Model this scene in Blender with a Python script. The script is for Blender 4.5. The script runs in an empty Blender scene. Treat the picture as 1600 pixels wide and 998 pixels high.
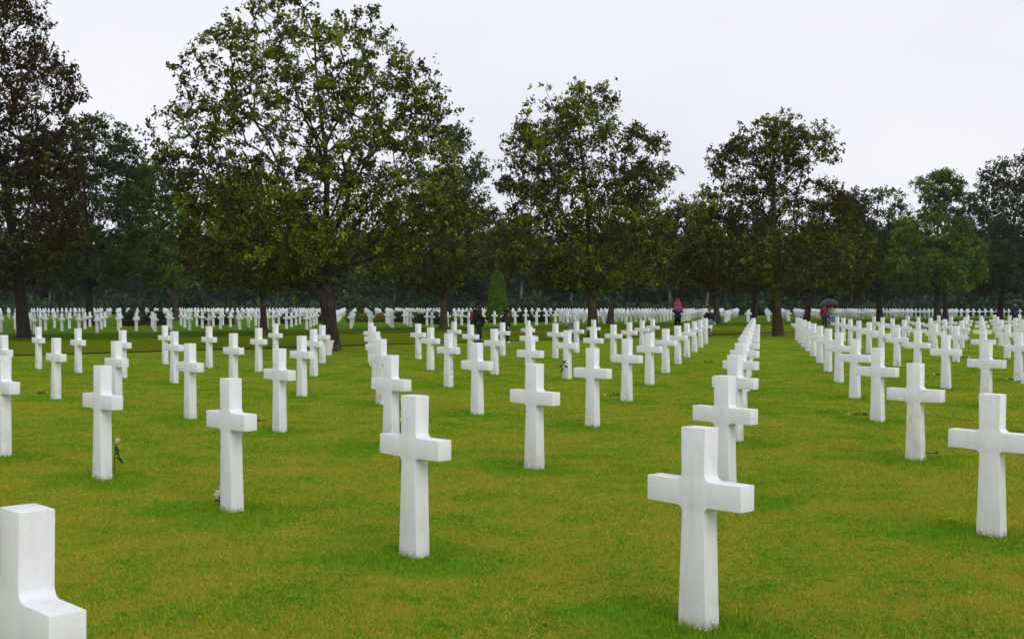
import bpy, bmesh, math, random
import numpy as np
from mathutils import Vector, Matrix

S = bpy.context.scene
COL = S.collection
rng = np.random.default_rng(7)
random.seed(7)
R = math.radians

# ------------------------------------------------------------------ camera
FPX, PITCH, ROLL, EYE = 1827.4, 0.01375, 0.0015, 1.7      # focal length for a 1600 px wide frame
cam_d = bpy.data.cameras.new('camera')
cam = bpy.data.objects.new('camera', cam_d); COL.objects.link(cam)
cam_d.sensor_width = 36.0
cam_d.lens = 36.0 * FPX / 1600.0
cam_d.clip_start = 0.05; cam_d.clip_end = 4000
cam.matrix_world = Matrix.Translation((0, 0, EYE)) @ Matrix.Rotation(R(90) - PITCH, 4, 'X') @ Matrix.Rotation(ROLL, 4, 'Z')
S.camera = cam

# ------------------------------------------------------------------ sky, sun, exposure
SUN_EL, SUN_AZ = R(32), R(154)          # azimuth clockwise from +Y: behind the camera, to its right
W = bpy.data.worlds.new('World'); S.world = W; W.use_nodes = True
wn, wl = W.node_tree.nodes, W.node_tree.links
bg = wn['Background']; bg.inputs['Strength'].default_value = 0.1
sky = wn.new('ShaderNodeTexSky'); sky.sky_type = 'NISHITA'; sky.sun_disc = False
sky.sun_elevation = SUN_EL; sky.sun_rotation = SUN_AZ
tc = wn.new('ShaderNodeTexCoord')
mp = wn.new('ShaderNodeMapping'); mp.inputs['Scale'].default_value = (1, 1, 2.2)
wl.new(tc.outputs['Generated'], mp.inputs['Vector'])
cn = wn.new('ShaderNodeTexNoise'); cn.inputs['Scale'].default_value = 2.3; cn.inputs['Detail'].default_value = 5
cn.inputs['Roughness'].default_value = 0.45
wl.new(mp.outputs[0], cn.inputs['Vector'])
cr = wn.new('ShaderNodeValToRGB')
cr.color_ramp.elements[0].position = 0.33; cr.color_ramp.elements[0].color = (0.83, 0.83, 0.935, 1)
cr.color_ramp.elements[1].position = 0.62; cr.color_ramp.elements[1].color = (0.975, 0.975, 1.02, 1)
wl.new(cn.outputs['Fac'], cr.inputs['Fac'])
sc10 = wn.new('ShaderNodeVectorMath'); sc10.operation = 'SCALE'; sc10.inputs['Scale'].default_value = 10.0
wl.new(cr.outputs['Color'], sc10.inputs[0])
mx = wn.new('ShaderNodeMixRGB'); mx.inputs['Fac'].default_value = 0.94      # cloud deck over the clear sky
wl.new(sky.outputs['Color'], mx.inputs['Color1']); wl.new(sc10.outputs[0], mx.inputs['Color2'])
wl.new(mx.outputs['Color'], bg.inputs['Color'])
sun_d = bpy.data.lights.new('sun', 'SUN'); sun_d.energy = 1.2; sun_d.angle = R(32); sun_d.color = (1, 0.98, 0.955)
sun = bpy.data.objects.new('sun', sun_d); COL.objects.link(sun)
sdir = Vector((math.sin(SUN_AZ) * math.cos(SUN_EL), math.cos(SUN_AZ) * math.cos(SUN_EL), math.sin(SUN_EL)))
sun.rotation_euler = sdir.to_track_quat('Z', 'Y').to_euler()
S.view_settings.view_transform = 'Standard'; S.view_settings.look = 'None'
S.view_settings.exposure = 0.0; S.view_settings.gamma = 1.0; S.view_settings.use_curve_mapping = False
S.render.engine = 'CYCLES'
S.cycles.volume_step_rate = 4.0
S.cycles.max_bounces = 8; S.cycles.volume_bounces = 1; S.cycles.transparent_max_bounces = 8

# ------------------------------------------------------------------ helpers
def hor(px): return 473.87 + ROLL * (px - 800)
def ground(px, py, z=0.0):
    """ground point seen at a pixel of the 1600 px photograph (layout measurements)"""
    u, v = (px - 800) / FPX, (py - 499) / FPX
    c, s = math.cos(ROLL), math.sin(ROLL)
    u, v = u * c + v * s, -u * s + v * c
    d = (u, math.cos(PITCH) - v * math.sin(PITCH), -v * math.cos(PITCH) - math.sin(PITCH))
    t = (z - EYE) / d[2]
    return Vector((d[0] * t, d[1] * t, z))
def zat(px, py, d): return EYE + (hor(px) - py) / FPX * d
def xat(px, d): return (px - 800) / FPX * d

def tag(o, label=None, cat=None, group=None, kind=None):
    if label: o['label'] = label
    if cat: o['category'] = cat
    if group: o['group'] = group
    if kind: o['kind'] = kind
    return o
def link(name, me, parent=None):
    o = bpy.data.objects.new(name, me); COL.objects.link(o)
    if parent is not None: o.parent = parent
    return o
def empty(name, loc, rz=0.0):
    o = bpy.data.objects.new(name, None); COL.objects.link(o)
    o.location = loc; o.rotation_euler = (0, 0, rz); o.empty_display_size = 0.2
    return o
def np_mesh(name, V, F, mat, smooth=False, attr=None):
    """V (n,3), F (m,k) constant-size faces"""
    V = np.asarray(V, np.float32); F = np.asarray(F, np.int32)
    me = bpy.data.meshes.new(name)
    m, k = F.shape
    me.vertices.add(len(V)); me.vertices.foreach_set('co', V.ravel())
    me.loops.add(m * k); me.loops.foreach_set('vertex_index', F.ravel())
    me.polygons.add(m); me.polygons.foreach_set('loop_start', np.arange(0, m * k, k, dtype=np.int32))
    if smooth: me.polygons.foreach_set('use_smooth', np.ones(m, bool))
    me.update(calc_edges=True)
    if attr is not None:
        a = me.attributes.new('tone', 'FLOAT', 'FACE'); a.data.foreach_set('value', np.asarray(attr, np.float32))
    if mat: me.materials.append(mat)
    return me
def bm_mesh(name, bm, mat, smooth_angle=None):
    me = bpy.data.meshes.new(name); bm.normal_update(); bm.to_mesh(me); bm.free()
    if mat: me.materials.append(mat)
    if smooth_angle is not None:
        me.polygons.foreach_set('use_smooth', np.ones(len(me.polygons), bool))
        me.set_sharp_from_angle(angle=smooth_angle)
    return me
def box(bm, c, s, rot=None, bevel=0.0):
    r = bmesh.ops.create_cube(bm, size=1.0)
    vs = r['verts']
    M = Matrix.Translation(c) @ (rot.to_4x4() if rot else Matrix.Identity(4)) @ Matrix.Diagonal((*s, 1))
    bmesh.ops.transform(bm, matrix=M, verts=vs)
    if bevel:
        es = list({e for v in vs for e in v.link_edges})
        bmesh.ops.bevel(bm, geom=es, offset=bevel, segments=2, affect='EDGES', profile=0.5)
def tube(V, F, pts, rad, sides=6, cap=True):
    """append a swept tube to python lists (quads only)"""
    base = len(V); n = len(pts); up = Vector((0.13, 0.31, 1)).normalized()
    for i, p in enumerate(pts):
        p = Vector(p)
        t = (Vector(pts[min(i + 1, n - 1)]) - Vector(pts[max(i - 1, 0)]))
        if t.length < 1e-9: t = Vector((0, 0, 1))
        t.normalize()
        a = t.cross(up)
        if a.length < 1e-3: a = t.cross(Vector((1, 0, 0)))
        a.normalize(); b = t.cross(a)
        for k in range(sides):
            w = 2 * math.pi * k / sides
            V.append(tuple(p + (a * math.cos(w) + b * math.sin(w)) * rad[i]))
    for i in range(n - 1):
        for k in range(sides):
            k2 = (k + 1) % sides
            F.append((base + i * sides + k, base + i * sides + k2, base + (i + 1) * sides + k2, base + (i + 1) * sides + k))
    if cap:
        e = base + (n - 1) * sides
        V.append(tuple(Vector(pts[-1]))); c = len(V) - 1
        for k in range(0, sides, 2):
            F.append((e + k, e + (k + 1) % sides, e + (k + 2) % sides, c))
def tube_mesh(name, pts, rad, mat, sides=8):
    V, F = [], []; tube(V, F, pts, rad, sides); return np_mesh(name, V, F, mat, smooth=True)

# ------------------------------------------------------------------ materials
def new_mat(name, rough=0.6, spec=0.3, base=(0.5, 0.5, 0.5)):
    m = bpy.data.materials.new(name); m.use_nodes = True
    b = m.node_tree.nodes['Principled BSDF']
    b.inputs['Roughness'].default_value = rough
    b.inputs['Specular IOR Level'].default_value = spec
    b.inputs['Base Color'].default_value = (*base, 1)
    return m, m.node_tree.nodes, m.node_tree.links, b
def N(nt, t, **kw):
    n = nt.new(t)
    for k, v in kw.items(): setattr(n, k, v)
    return n
def ramp(nt, stops, interp='LINEAR'):
    r = nt.new('ShaderNodeValToRGB'); r.color_ramp.interpolation = interp
    e = r.color_ramp.elements
    while len(e) < len(stops): e.new(0.5)
    for i, (p, c) in enumerate(stops):
        e[i].position = p; e[i].color = (*c, 1)
    return r
def math_n(nt, lk, op, a, b=None, c=None, clamp=False):
    n = nt.new('ShaderNodeMath'); n.operation = op; n.use_clamp = clamp
    for i, v in enumerate((a, b, c)):
        if v is None: continue
        if isinstance(v, (int, float)): n.inputs[i].default_value = v
        else: lk.new(v, n.inputs[i])
    return n.outputs[0]

def cloth_mat(name, col, rough=0.75, var=0.25, scale=30):
    m, nt, lk, b = new_mat(name, rough, 0.2)
    no = N(nt, 'ShaderNodeTexNoise'); no.inputs['Scale'].default_value = scale; no.inputs['Detail'].default_value = 4
    lo = tuple(c * (1 - var) for c in col); hi = tuple(min(1, c * (1 + var)) for c in col)
    r = ramp(nt, [(0.3, lo), (0.7, hi)])
    t = N(nt, 'ShaderNodeTexCoord'); lk.new(t.outputs['Object'], no.inputs['Vector'])
    lk.new(no.outputs['Fac'], r.inputs['Fac']); lk.new(r.outputs['Color'], b.inputs['Base Color'])
    bp = N(nt, 'ShaderNodeBump'); bp.inputs['Strength'].default_value = 0.25; bp.inputs['Distance'].default_value = 0.01
    lk.new(no.outputs['Fac'], bp.inputs['Height']); lk.new(bp.outputs[0], b.inputs['Normal'])
    return m

# lattice of the graves: measured from the photograph, rows run to the left and away, columns to the right and away
O0 = np.array([0.99531, 6.14833]); ROW = np.array([-1.65199, 1.71275]); FILE = np.array([0.88431, 4.15906])
CDIR = FILE - ROW
TH = 0.80324                      # heading of the crosses' faces
ROWL, COLL = float(np.hypot(*ROW)), float(np.hypot(*CDIR))
RU, CU = ROW / ROWL, CDIR / COLL
A_LAST = 11                       # last row of the near plot
def ab(x, y):
    d = np.stack([np.asarray(x) - O0[0], np.asarray(y) - O0[1]], -1)
    return d @ RU / ROWL, d @ CU / COLL

# ---- grass colour shared by the lawn sheet and the blades
def grass_color(nt, lk):
    g = N(nt, 'ShaderNodeNewGeometry')
    sx = N(nt, 'ShaderNodeSeparateXYZ'); lk.new(g.outputs['Position'], sx.inputs[0])
    X = math_n(nt, lk, 'SUBTRACT', sx.outputs['X'], float(O0[0])); Y = math_n(nt, lk, 'SUBTRACT', sx.outputs['Y'], float(O0[1]))
    u = math_n(nt, lk, 'ADD', math_n(nt, lk, 'MULTIPLY', X, float(RU[0])), math_n(nt, lk, 'MULTIPLY', Y, float(RU[1])))
    v = math_n(nt, lk, 'ADD', math_n(nt, lk, 'MULTIPLY', X, float(CU[0])), math_n(nt, lk, 'MULTIPLY', Y, float(CU[1])))
    cmb = N(nt, 'ShaderNodeCombineXYZ'); lk.new(sx.outputs['X'], cmb.inputs[0]); lk.new(sx.outputs['Y'], cmb.inputs[1])
    def noise(scale, detail=4, rough=0.55):
        n = N(nt, 'ShaderNodeTexNoise'); n.inputs['Scale'].default_value = scale
        n.inputs['Detail'].default_value = detail; n.inputs['Roughness'].default_value = rough
        lk.new(cmb.outputs[0], n.inputs['Vector']); return n.outputs['Fac']
    n1, n2, n3, n4 = noise(0.33, 3), noise(1.9, 4), noise(12, 5, 0.75), noise(48, 3, 0.7)
    # dryness of the turf
    near = N(nt, 'ShaderNodeMapRange'); near.inputs['From Min'].default_value = 6; near.inputs['From Max'].default_value = 30
    near.inputs['To Min'].default_value = 0.07; near.inputs['To Max'].default_value = -0.03
    lk.new(sx.outputs['Y'], near.inputs['Value'])
    dry = 0.95
    for nn, am in ((n1, 0.55), (n2, 0.75), (n3, 1.25), (n4, 1.5)):
        dry = math_n(nt, lk, 'ADD', math_n(nt, lk, 'MULTIPLY', math_n(nt, lk, 'SUBTRACT', nn, 0.5), am), dry)
    dry = math_n(nt, lk, 'ADD', dry, near.outputs[0])
    r = ramp(nt, [(0.62, (0.072, 0.182, 0.010)), (0.90, (0.136, 0.274, 0.013)), (1.15, (0.202, 0.300, 0.016)), (1.42, (0.310, 0.285, 0.028))])
    sc = math_n(nt, lk, 'MULTIPLY', dry, 0.70)
    for e in r.color_ramp.elements: e.position = min(1, e.position * 0.70)
    lk.new(sc, r.inputs['Fac'])
    # lusher longer turf round the foot of every cross
    pu = math_n(nt, lk, 'MULTIPLY', math_n(nt, lk, 'SUBTRACT', math_n(nt, lk, 'FRACT', math_n(nt, lk, 'ADD', math_n(nt, lk, 'DIVIDE', u, ROWL), 100.5)), 0.5), ROWL / 0.72)
    pv = math_n(nt, lk, 'MULTIPLY', math_n(nt, lk, 'SUBTRACT', math_n(nt, lk, 'FRACT', math_n(nt, lk, 'ADD', math_n(nt, lk, 'DIVIDE', v, COLL), 100.5)), 0.46), COLL / 0.5)
    rr = math_n(nt, lk, 'ADD', math_n(nt, lk, 'MULTIPLY', pu, pu), math_n(nt, lk, 'MULTIPLY', pv, pv))
    rr = math_n(nt, lk, 'ADD', rr, math_n(nt, lk, 'MULTIPLY', math_n(nt, lk, 'SUBTRACT', n2, 0.5), 2.6))
    lush = N(nt, 'ShaderNodeMapRange'); lush.interpolation_type = 'SMOOTHSTEP'
    lush.inputs['From Min'].default_value = 1.7; lush.inputs['From Max'].default_value = 0.25
    lk.new(rr, lush.inputs['Value'])
    inpl = math_n(nt, lk, 'LESS_THAN', u, (A_LAST + 0.5) * ROWL)
    lf = math_n(nt, lk, 'MULTIPLY', math_n(nt, lk, 'MULTIPLY', lush.outputs[0], inpl), 0.68)
    m1 = N(nt, 'ShaderNodeMixRGB'); lk.new(lf, m1.inputs['Fac']); lk.new(r.outputs['Color'], m1.inputs['Color1'])
    r2 = ramp(nt, [(0.3, (0.062, 0.195, 0.007)), (0.7, (0.135, 0.310, 0.013))]); lk.new(n3, r2.inputs['Fac'])
    lk.new(r2.outputs['Color'], m1.inputs['Color2'])
    # mown strip of the alley (yellower) and a darker band of lawn beyond it
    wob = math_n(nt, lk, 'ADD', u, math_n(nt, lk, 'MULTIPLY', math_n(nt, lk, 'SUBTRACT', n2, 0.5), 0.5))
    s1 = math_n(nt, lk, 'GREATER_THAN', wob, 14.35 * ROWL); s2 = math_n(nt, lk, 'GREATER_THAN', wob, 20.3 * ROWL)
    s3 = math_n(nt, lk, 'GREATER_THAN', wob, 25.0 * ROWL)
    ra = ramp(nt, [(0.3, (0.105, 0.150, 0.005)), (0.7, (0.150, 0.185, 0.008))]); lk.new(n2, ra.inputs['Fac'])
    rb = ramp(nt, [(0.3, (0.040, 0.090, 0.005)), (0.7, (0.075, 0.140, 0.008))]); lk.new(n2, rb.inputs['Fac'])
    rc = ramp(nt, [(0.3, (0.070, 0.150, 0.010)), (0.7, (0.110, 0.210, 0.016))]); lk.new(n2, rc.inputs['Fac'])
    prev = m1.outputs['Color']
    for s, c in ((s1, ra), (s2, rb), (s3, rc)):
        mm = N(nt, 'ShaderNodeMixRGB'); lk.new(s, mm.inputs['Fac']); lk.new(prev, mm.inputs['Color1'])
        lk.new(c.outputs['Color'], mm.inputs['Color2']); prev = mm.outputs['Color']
    return prev, n3, noise

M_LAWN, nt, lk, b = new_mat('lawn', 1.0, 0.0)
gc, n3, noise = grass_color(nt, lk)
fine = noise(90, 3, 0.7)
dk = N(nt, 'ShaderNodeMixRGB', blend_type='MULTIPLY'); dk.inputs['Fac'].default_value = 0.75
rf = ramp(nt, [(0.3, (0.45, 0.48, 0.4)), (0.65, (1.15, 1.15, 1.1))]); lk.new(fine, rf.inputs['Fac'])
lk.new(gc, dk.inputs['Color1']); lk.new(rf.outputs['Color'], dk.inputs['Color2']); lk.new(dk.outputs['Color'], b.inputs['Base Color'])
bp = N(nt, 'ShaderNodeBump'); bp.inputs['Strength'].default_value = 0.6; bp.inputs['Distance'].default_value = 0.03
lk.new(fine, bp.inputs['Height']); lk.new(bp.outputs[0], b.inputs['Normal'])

M_BLADE, nt, lk, b = new_mat('grass_blade', 0.9, 0.0)
gc, n3, noise = grass_color(nt, lk)
at = N(nt, 'ShaderNodeAttribute', attribute_name='tone')
rt = ramp(nt, [(0.0, (0.72, 0.78, 0.65)), (0.5, (1.0, 1.0, 1.0)), (0.88, (1.25, 1.2, 1.0)), (1.0, (1.8, 1.45, 1.8))]); lk.new(at.outputs['Fac'], rt.inputs['Fac'])
mm = N(nt, 'ShaderNodeMixRGB', blend_type='MULTIPLY'); mm.inputs['Fac'].default_value = 1
lk.new(gc, mm.inputs['Color1']); lk.new(rt.outputs['Color'], mm.inputs['Color2']); lk.new(mm.outputs['Color'], b.inputs['Base Color'])

def marble(name, veins=0.0, stain=0.0):
    m, nt, lk, b = new_mat(name, 0.38, 0.4)
    t = N(nt, 'ShaderNodeTexCoord'); oi = N(nt, 'ShaderNodeObjectInfo')
    off = N(nt, 'ShaderNodeVectorMath', operation='SCALE'); off.inputs[0].default_value = (17, 31, 23); lk.new(oi.outputs['Random'], off.inputs['Scale'])
    ad = N(nt, 'ShaderNodeVectorMath', operation='ADD'); lk.new(t.outputs['Object'], ad.inputs[0]); lk.new(off.outputs[0], ad.inputs[1])
    mpp = N(nt, 'ShaderNodeMapping'); mpp.inputs['Scale'].default_value = (9, 9, 1.3); lk.new(ad.outputs[0], mpp.inputs['Vector'])
    streak = N(nt, 'ShaderNodeTexNoise'); streak.inputs['Scale'].default_value = 2.2; streak.inputs['Detail'].default_value = 5; lk.new(mpp.outputs[0], streak.inputs['Vector'])
    r0 = ramp(nt, [(0.25, (0.69, 0.70, 0.715)), (0.45, (0.755, 0.765, 0.785)), (0.75, (0.79, 0.798, 0.82))]); lk.new(streak.outputs['Fac'], r0.inputs['Fac'])
    # grey marble veins
    vn = N(nt, 'ShaderNodeTexNoise'); vn.inputs['Scale'].default_value = 2.6; vn.inputs['Detail'].default_value = 6; vn.inputs['Distortion'].default_value = 1.3; lk.new(ad.outputs[0], vn.inputs['Vector'])
    vd = math_n(nt, lk, 'ABSOLUTE', math_n(nt, lk, 'SUBTRACT', vn.outputs['Fac'], 0.5))
    vm = N(nt, 'ShaderNodeMapRange'); vm.inputs['From Min'].default_value = 0.0; vm.inputs['From Max'].default_value = 0.017; vm.inputs['To Min'].default_value = 1; vm.inputs['To Max'].default_value = 0
    lk.new(vd, vm.inputs['Value'])
    rv = math_n(nt, lk, 'MULTIPLY', math_n(nt, lk, 'POWER', oi.outputs['Random'], 2.5), 0.45)
    vf = math_n(nt, lk, 'MULTIPLY', vm.outputs[0], math_n(nt, lk, 'ADD', rv, veins))
    m1 = N(nt, 'ShaderNodeMixRGB'); lk.new(vf, m1.inputs['Fac']); lk.new(r0.outputs['Color'], m1.inputs['Color1']); m1.inputs['Color2'].default_value = (0.36, 0.37, 0.38, 1)
    # earth and algae splashed on the foot
    sx = N(nt, 'ShaderNodeSeparateXYZ'); lk.new(t.outputs['Object'], sx.inputs[0])
    ft = N(nt, 'ShaderNodeMapRange'); ft.inputs['From Min'].default_value = 0.0; ft.inputs['From Max'].default_value = 0.26 + stain * 0.5 + 0.08; ft.inputs['To Min'].default_value = 1; ft.inputs['To Max'].default_value = 0
    lk.new(sx.outputs['Z'], ft.inputs['Value'])
    sn = N(nt, 'ShaderNodeTexNoise'); sn.inputs['Scale'].default_value = 7; sn.inputs['Detail'].default_value = 5; lk.new(ad.outputs[0], sn.inputs['Vector'])
    sm = N(nt, 'ShaderNodeMapRange'); sm.inputs['From Min'].default_value = 0.40 - stain * 0.08; sm.inputs['From Max'].default_value = 0.68; lk.new(sn.outputs['Fac'], sm.inputs['Value'])
    sf = math_n(nt, lk, 'MULTIPLY', math_n(nt, lk, 'MULTIPLY', sm.outputs[0], ft.outputs[0]), math_n(nt, lk, 'ADD', math_n(nt, lk, 'MULTIPLY', math_n(nt, lk, 'FRACT', math_n(nt, lk, 'MULTIPLY', oi.outputs['Random'], 7.3)), 0.75), 0.12))
    if stain:
        up = N(nt, 'ShaderNodeMapRange'); up.inputs['From Min'].default_value = 0.78; up.inputs['From Max'].default_value = 0.6; lk.new(sx.outputs['Z'], up.inputs['Value'])
        s2 = N(nt, 'ShaderNodeTexNoise'); s2.inputs['Scale'].default_value = 3.2; s2.inputs['Detail'].default_value = 7
        mq = N(nt, 'ShaderNodeMapping'); mq.inputs['Scale'].default_value = (5, 5, 1.6); lk.new(ad.outputs[0], mq.inputs['Vector']); lk.new(mq.outputs[0], s2.inputs['Vector'])
        q = N(nt, 'ShaderNodeMapRange'); q.inputs['From Min'].default_value = 0.5; q.inputs['From Max'].default_value = 0.66; lk.new(s2.outputs['Fac'], q.inputs['Value'])
        lo = N(nt, 'ShaderNodeMapRange'); lo.inputs['From Min'].default_value = 0.25; lo.inputs['From Max'].default_value = 0.45; lk.new(sx.outputs['Z'], lo.inputs['Value'])
        sf = math_n(nt, lk, 'ADD', sf, math_n(nt, lk, 'MULTIPLY', math_n(nt, lk, 'MULTIPLY', q.outputs[0], math_n(nt, lk, 'MULTIPLY', up.outputs[0], lo.outputs[0])), 0.75 * stain), clamp=True)
    m2 = N(nt, 'ShaderNodeMixRGB'); lk.new(sf, m2.inputs['Fac']); lk.new(m1.outputs['Color'], m2.inputs['Color1'])
    m2.inputs['Color2'].default_value = (0.52, 0.43, 0.30, 1)
    lk.new(m2.outputs['Color'], b.inputs['Base Color'])
    rr = ramp(nt, [(0.35, (0.5, 0.5, 0.5)), (0.65, (0.28, 0.28, 0.28))]); lk.new(sn.outputs['Fac'], rr.inputs['Fac']); lk.new(rr.outputs['Color'], b.inputs['Roughness'])
    g = N(nt, 'ShaderNodeTexNoise'); g.inputs['Scale'].default_value = 160; g.inputs['Detail'].default_value = 2; lk.new(ad.outputs[0], g.inputs['Vector'])
    bp = N(nt, 'ShaderNodeBump'); bp.inputs['Strength'].default_value = 0.08; bp.inputs['Distance'].default_value = 0.004
    lk.new(g.outputs['Fac'], bp.inputs['Height']); lk.new(bp.outputs[0], b.inputs['Normal'])
    return m
M_MARBLE = marble('white_marble'); M_VEIN = marble('veined_marble', veins=0.75); M_STAIN = marble('stained_marble', veins=0.05, stain=0.85)

def leaf_mat(name, stops, transl=0.35):
    m, nt, lk, b = new_mat(name, 0.5, 0.08)
    at = N(nt, 'ShaderNodeAttribute', attribute_name='tone')
    r = ramp(nt, stops); lk.new(at.outputs['Fac'], r.inputs['Fac'])
    lk.new(r.outputs['Color'], b.inputs['Base Color'])
    tr = N(nt, 'ShaderNodeBsdfTranslucent'); lk.new(r.outputs['Color'], tr.inputs['Color'])
    mxs = N(nt, 'ShaderNodeMixShader'); mxs.inputs['Fac'].default_value = transl
    out = nt['Material Output']
    lk.new(b.outputs[0], mxs.inputs[1]); lk.new(tr.outputs[0], mxs.inputs[2]); lk.new(mxs.outputs[0], out.inputs['Surface'])
    return m
M_LEAF_OAK = leaf_mat('leaf_turning_oak', [(0.0, (0.050, 0.020, 0.006)), (0.2, (0.070, 0.036, 0.009)), (0.36, (0.030, 0.036, 0.005)), (0.6, (0.062, 0.086, 0.008)), (0.8, (0.135, 0.180, 0.013)), (1.0, (0.26, 0.31, 0.022))])  # low stops darkened for crown shadow, top stop lifted for leaf highlights
M_LEAF_BROWN = leaf_mat('leaf_brown', [(0.0, (0.044, 0.015, 0.005)), (0.4, (0.056, 0.026, 0.008)), (0.65, (0.035, 0.034, 0.009)), (0.85, (0.065, 0.075, 0.014)), (1.0, (0.14, 0.16, 0.025))])
M_LEAF_DARK = leaf_mat('leaf_dark', [(0.0, (0.022, 0.022, 0.007)), (0.4, (0.027, 0.042, 0.009)), (0.8, (0.056, 0.092, 0.016)), (1.0, (0.12, 0.165, 0.03))])
M_LEAF_GREEN = leaf_mat('leaf_green', [(0.0, (0.020, 0.030, 0.007)), (0.4, (0.052, 0.098, 0.011)), (0.75, (0.105, 0.180, 0.018)), (1.0, (0.20, 0.29, 0.03))])
M_LEAF_WOOD = leaf_mat('leaf_far_wood', [(0.0, (0.022, 0.032, 0.016)), (0.5, (0.040, 0.060, 0.028)), (1.0, (0.085, 0.115, 0.050))], 0.2)
M_LEAF_SCRUB = leaf_mat('leaf_undergrowth', [(0.0, (0.018, 0.036, 0.016)), (0.5, (0.034, 0.066, 0.028)), (1.0, (0.065, 0.115, 0.045))], 0.2)
M_LEAF_YEW = leaf_mat('leaf_clipped_yew', [(0.0, (0.045, 0.095, 0.009)), (0.5, (0.088, 0.172, 0.013)), (1.0, (0.16, 0.27, 0.022))], 0.2)
M_LEAF_GOLD = leaf_mat('leaf_golden', [(0.0, (0.10, 0.09, 0.012)), (0.5, (0.22, 0.17, 0.02)), (1.0, (0.34, 0.26, 0.03))], 0.3)
M_LEAF_HEDGE = leaf_mat('leaf_hedge', [(0.0, (0.018, 0.026, 0.008)), (0.5, (0.032, 0.048, 0.012)), (1.0, (0.06, 0.075, 0.02))], 0.2)

def bark(name, lo, hi, moss=None):
    m, nt, lk, b = new_mat(name, 0.9, 0.15)
    t = N(nt, 'ShaderNodeTexCoord'); mpp = N(nt, 'ShaderNodeMapping'); mpp.inputs['Scale'].default_value = (7, 7, 1.6); lk.new(t.outputs['Object'], mpp.inputs['Vector'])
    no = N(nt, 'ShaderNodeTexNoise'); no.inputs['Scale'].default_value = 2.4; no.inputs['Detail'].default_value = 7; no.inputs['Roughness'].default_value = 0.65; lk.new(mpp.outputs[0], no.inputs['Vector'])
    r = ramp(nt, [(0.35, lo), (0.65, hi)]); lk.new(no.outputs['Fac'], r.inputs['Fac'])
    prev = r.outputs['Color']
    if moss:
        n2 = N(nt, 'ShaderNodeTexNoise'); n2.inputs['Scale'].default_value = 3.0; n2.inputs['Detail'].default_value = 6; lk.new(t.outputs['Object'], n2.inputs['Vector'])
        mr = N(nt, 'ShaderNodeMapRange'); mr.inputs['From Min'].default_value = 0.52; mr.inputs['From Max'].default_value = 0.66; lk.new(n2.outputs['Fac'], mr.inputs['Value'])
        mq = N(nt, 'ShaderNodeMixRGB'); lk.new(mr.outputs[0], mq.inputs['Fac']); lk.new(prev, mq.inputs['Color1']); mq.inputs['Color2'].default_value = (*moss, 1); prev = mq.outputs['Color']
    lk.new(prev, b.inputs['Base Color'])
    bp = N(nt, 'ShaderNodeBump'); bp.inputs['Strength'].default_value = 0.9; bp.inputs['Distance'].default_value = 0.05
    lk.new(no.outputs['Fac'], bp.inputs['Height']); lk.new(bp.outputs[0], b.inputs['Normal'])
    return m
M_BARK = bark('bark', (0.012, 0.010, 0.008), (0.055, 0.044, 0.032), (0.085, 0.075, 0.042))
M_BARK_MOSS = bark('bark_mossy', (0.022, 0.018, 0.010), (0.085, 0.065, 0.030), (0.10, 0.085, 0.025))
M_BARK_DARK = bark('bark_dark', (0.010, 0.008, 0.008), (0.034, 0.026, 0.022))
M_BARK_PALE = bark('bark_pale', (0.11, 0.10, 0.09), (0.26, 0.24, 0.22))

# ------------------------------------------------------------------ ground
def ground_sheet():
    e = [-260, -140, -60, -20, 0, 20, 60, 140, 260]
    bm = bmesh.new()
    g = [[bm.verts.new((x, y, 0)) for x in e] for y in [-60, -20, 5, 25, 60, 120, 200, 300, 400]]
    for j in range(8):
        for i in range(8): bm.faces.new((g[j][i], g[j][i + 1], g[j + 1][i + 1], g[j + 1][i]))
    return bm_mesh('lawn', bm, M_LAWN)
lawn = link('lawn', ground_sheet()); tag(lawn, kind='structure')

# damp air: the far wood pales a little
def haze_box():
    bm = bmesh.new(); box(bm, (0, 170, 17), (540, 480, 36))
    m = bpy.data.materials.new('haze'); m.use_nodes = True; nt = m.node_tree.nodes; nt.clear()
    out = nt.new('ShaderNodeOutputMaterial'); v = nt.new('ShaderNodeVolumePrincipled')
    v.inputs['Color'].default_value = (0.86, 0.90, 0.97, 1); v.inputs['Density'].default_value = 0.00013
    m.node_tree.links.new(v.outputs[0], out.inputs['Volume'])
    return bm_mesh('haze', bm, m)
tag(link('haze', haze_box()), 'thin damp haze over the whole cemetery', 'haze', kind='stuff')

# cut turf edge where the grass alley begins: the alley lies a hand's breadth higher
def alley():
    bm = bmesh.new(); z = 0.045
    def P(a, bb, h): q = O0 + ROW * a + CDIR * bb; return bm.verts.new((q[0], q[1], h))
    bs = np.linspace(-14, 60, 220)
    prev = None
    for bb in bs:
        wob = 0.02 * math.sin(bb * 3.1) + 0.014 * math.sin(bb * 7.7 + 1)
        cur = (P(14.30 + wob, bb, -0.02), P(14.31 + wob, bb, z), P(14.5, bb, z + 0.006), P(19.2, bb, z * 0.6), P(20.2, bb, -0.01))
        if prev:
            for k in range(4):
                f = bm.faces.new((prev[k], cur[k], cur[k + 1], prev[k + 1])); f.material_index = 1 if k == 0 else 0
        prev = cur
    me = bm_mesh('alley_turf', bm, M_LAWN)
    soil, nt, lk, b = new_mat('cut_soil', 0.95, 0.1, (0.022, 0.020, 0.012)); me.materials.append(soil)
    return me
tag(link('alley_turf', alley()), kind='structure')

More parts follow.
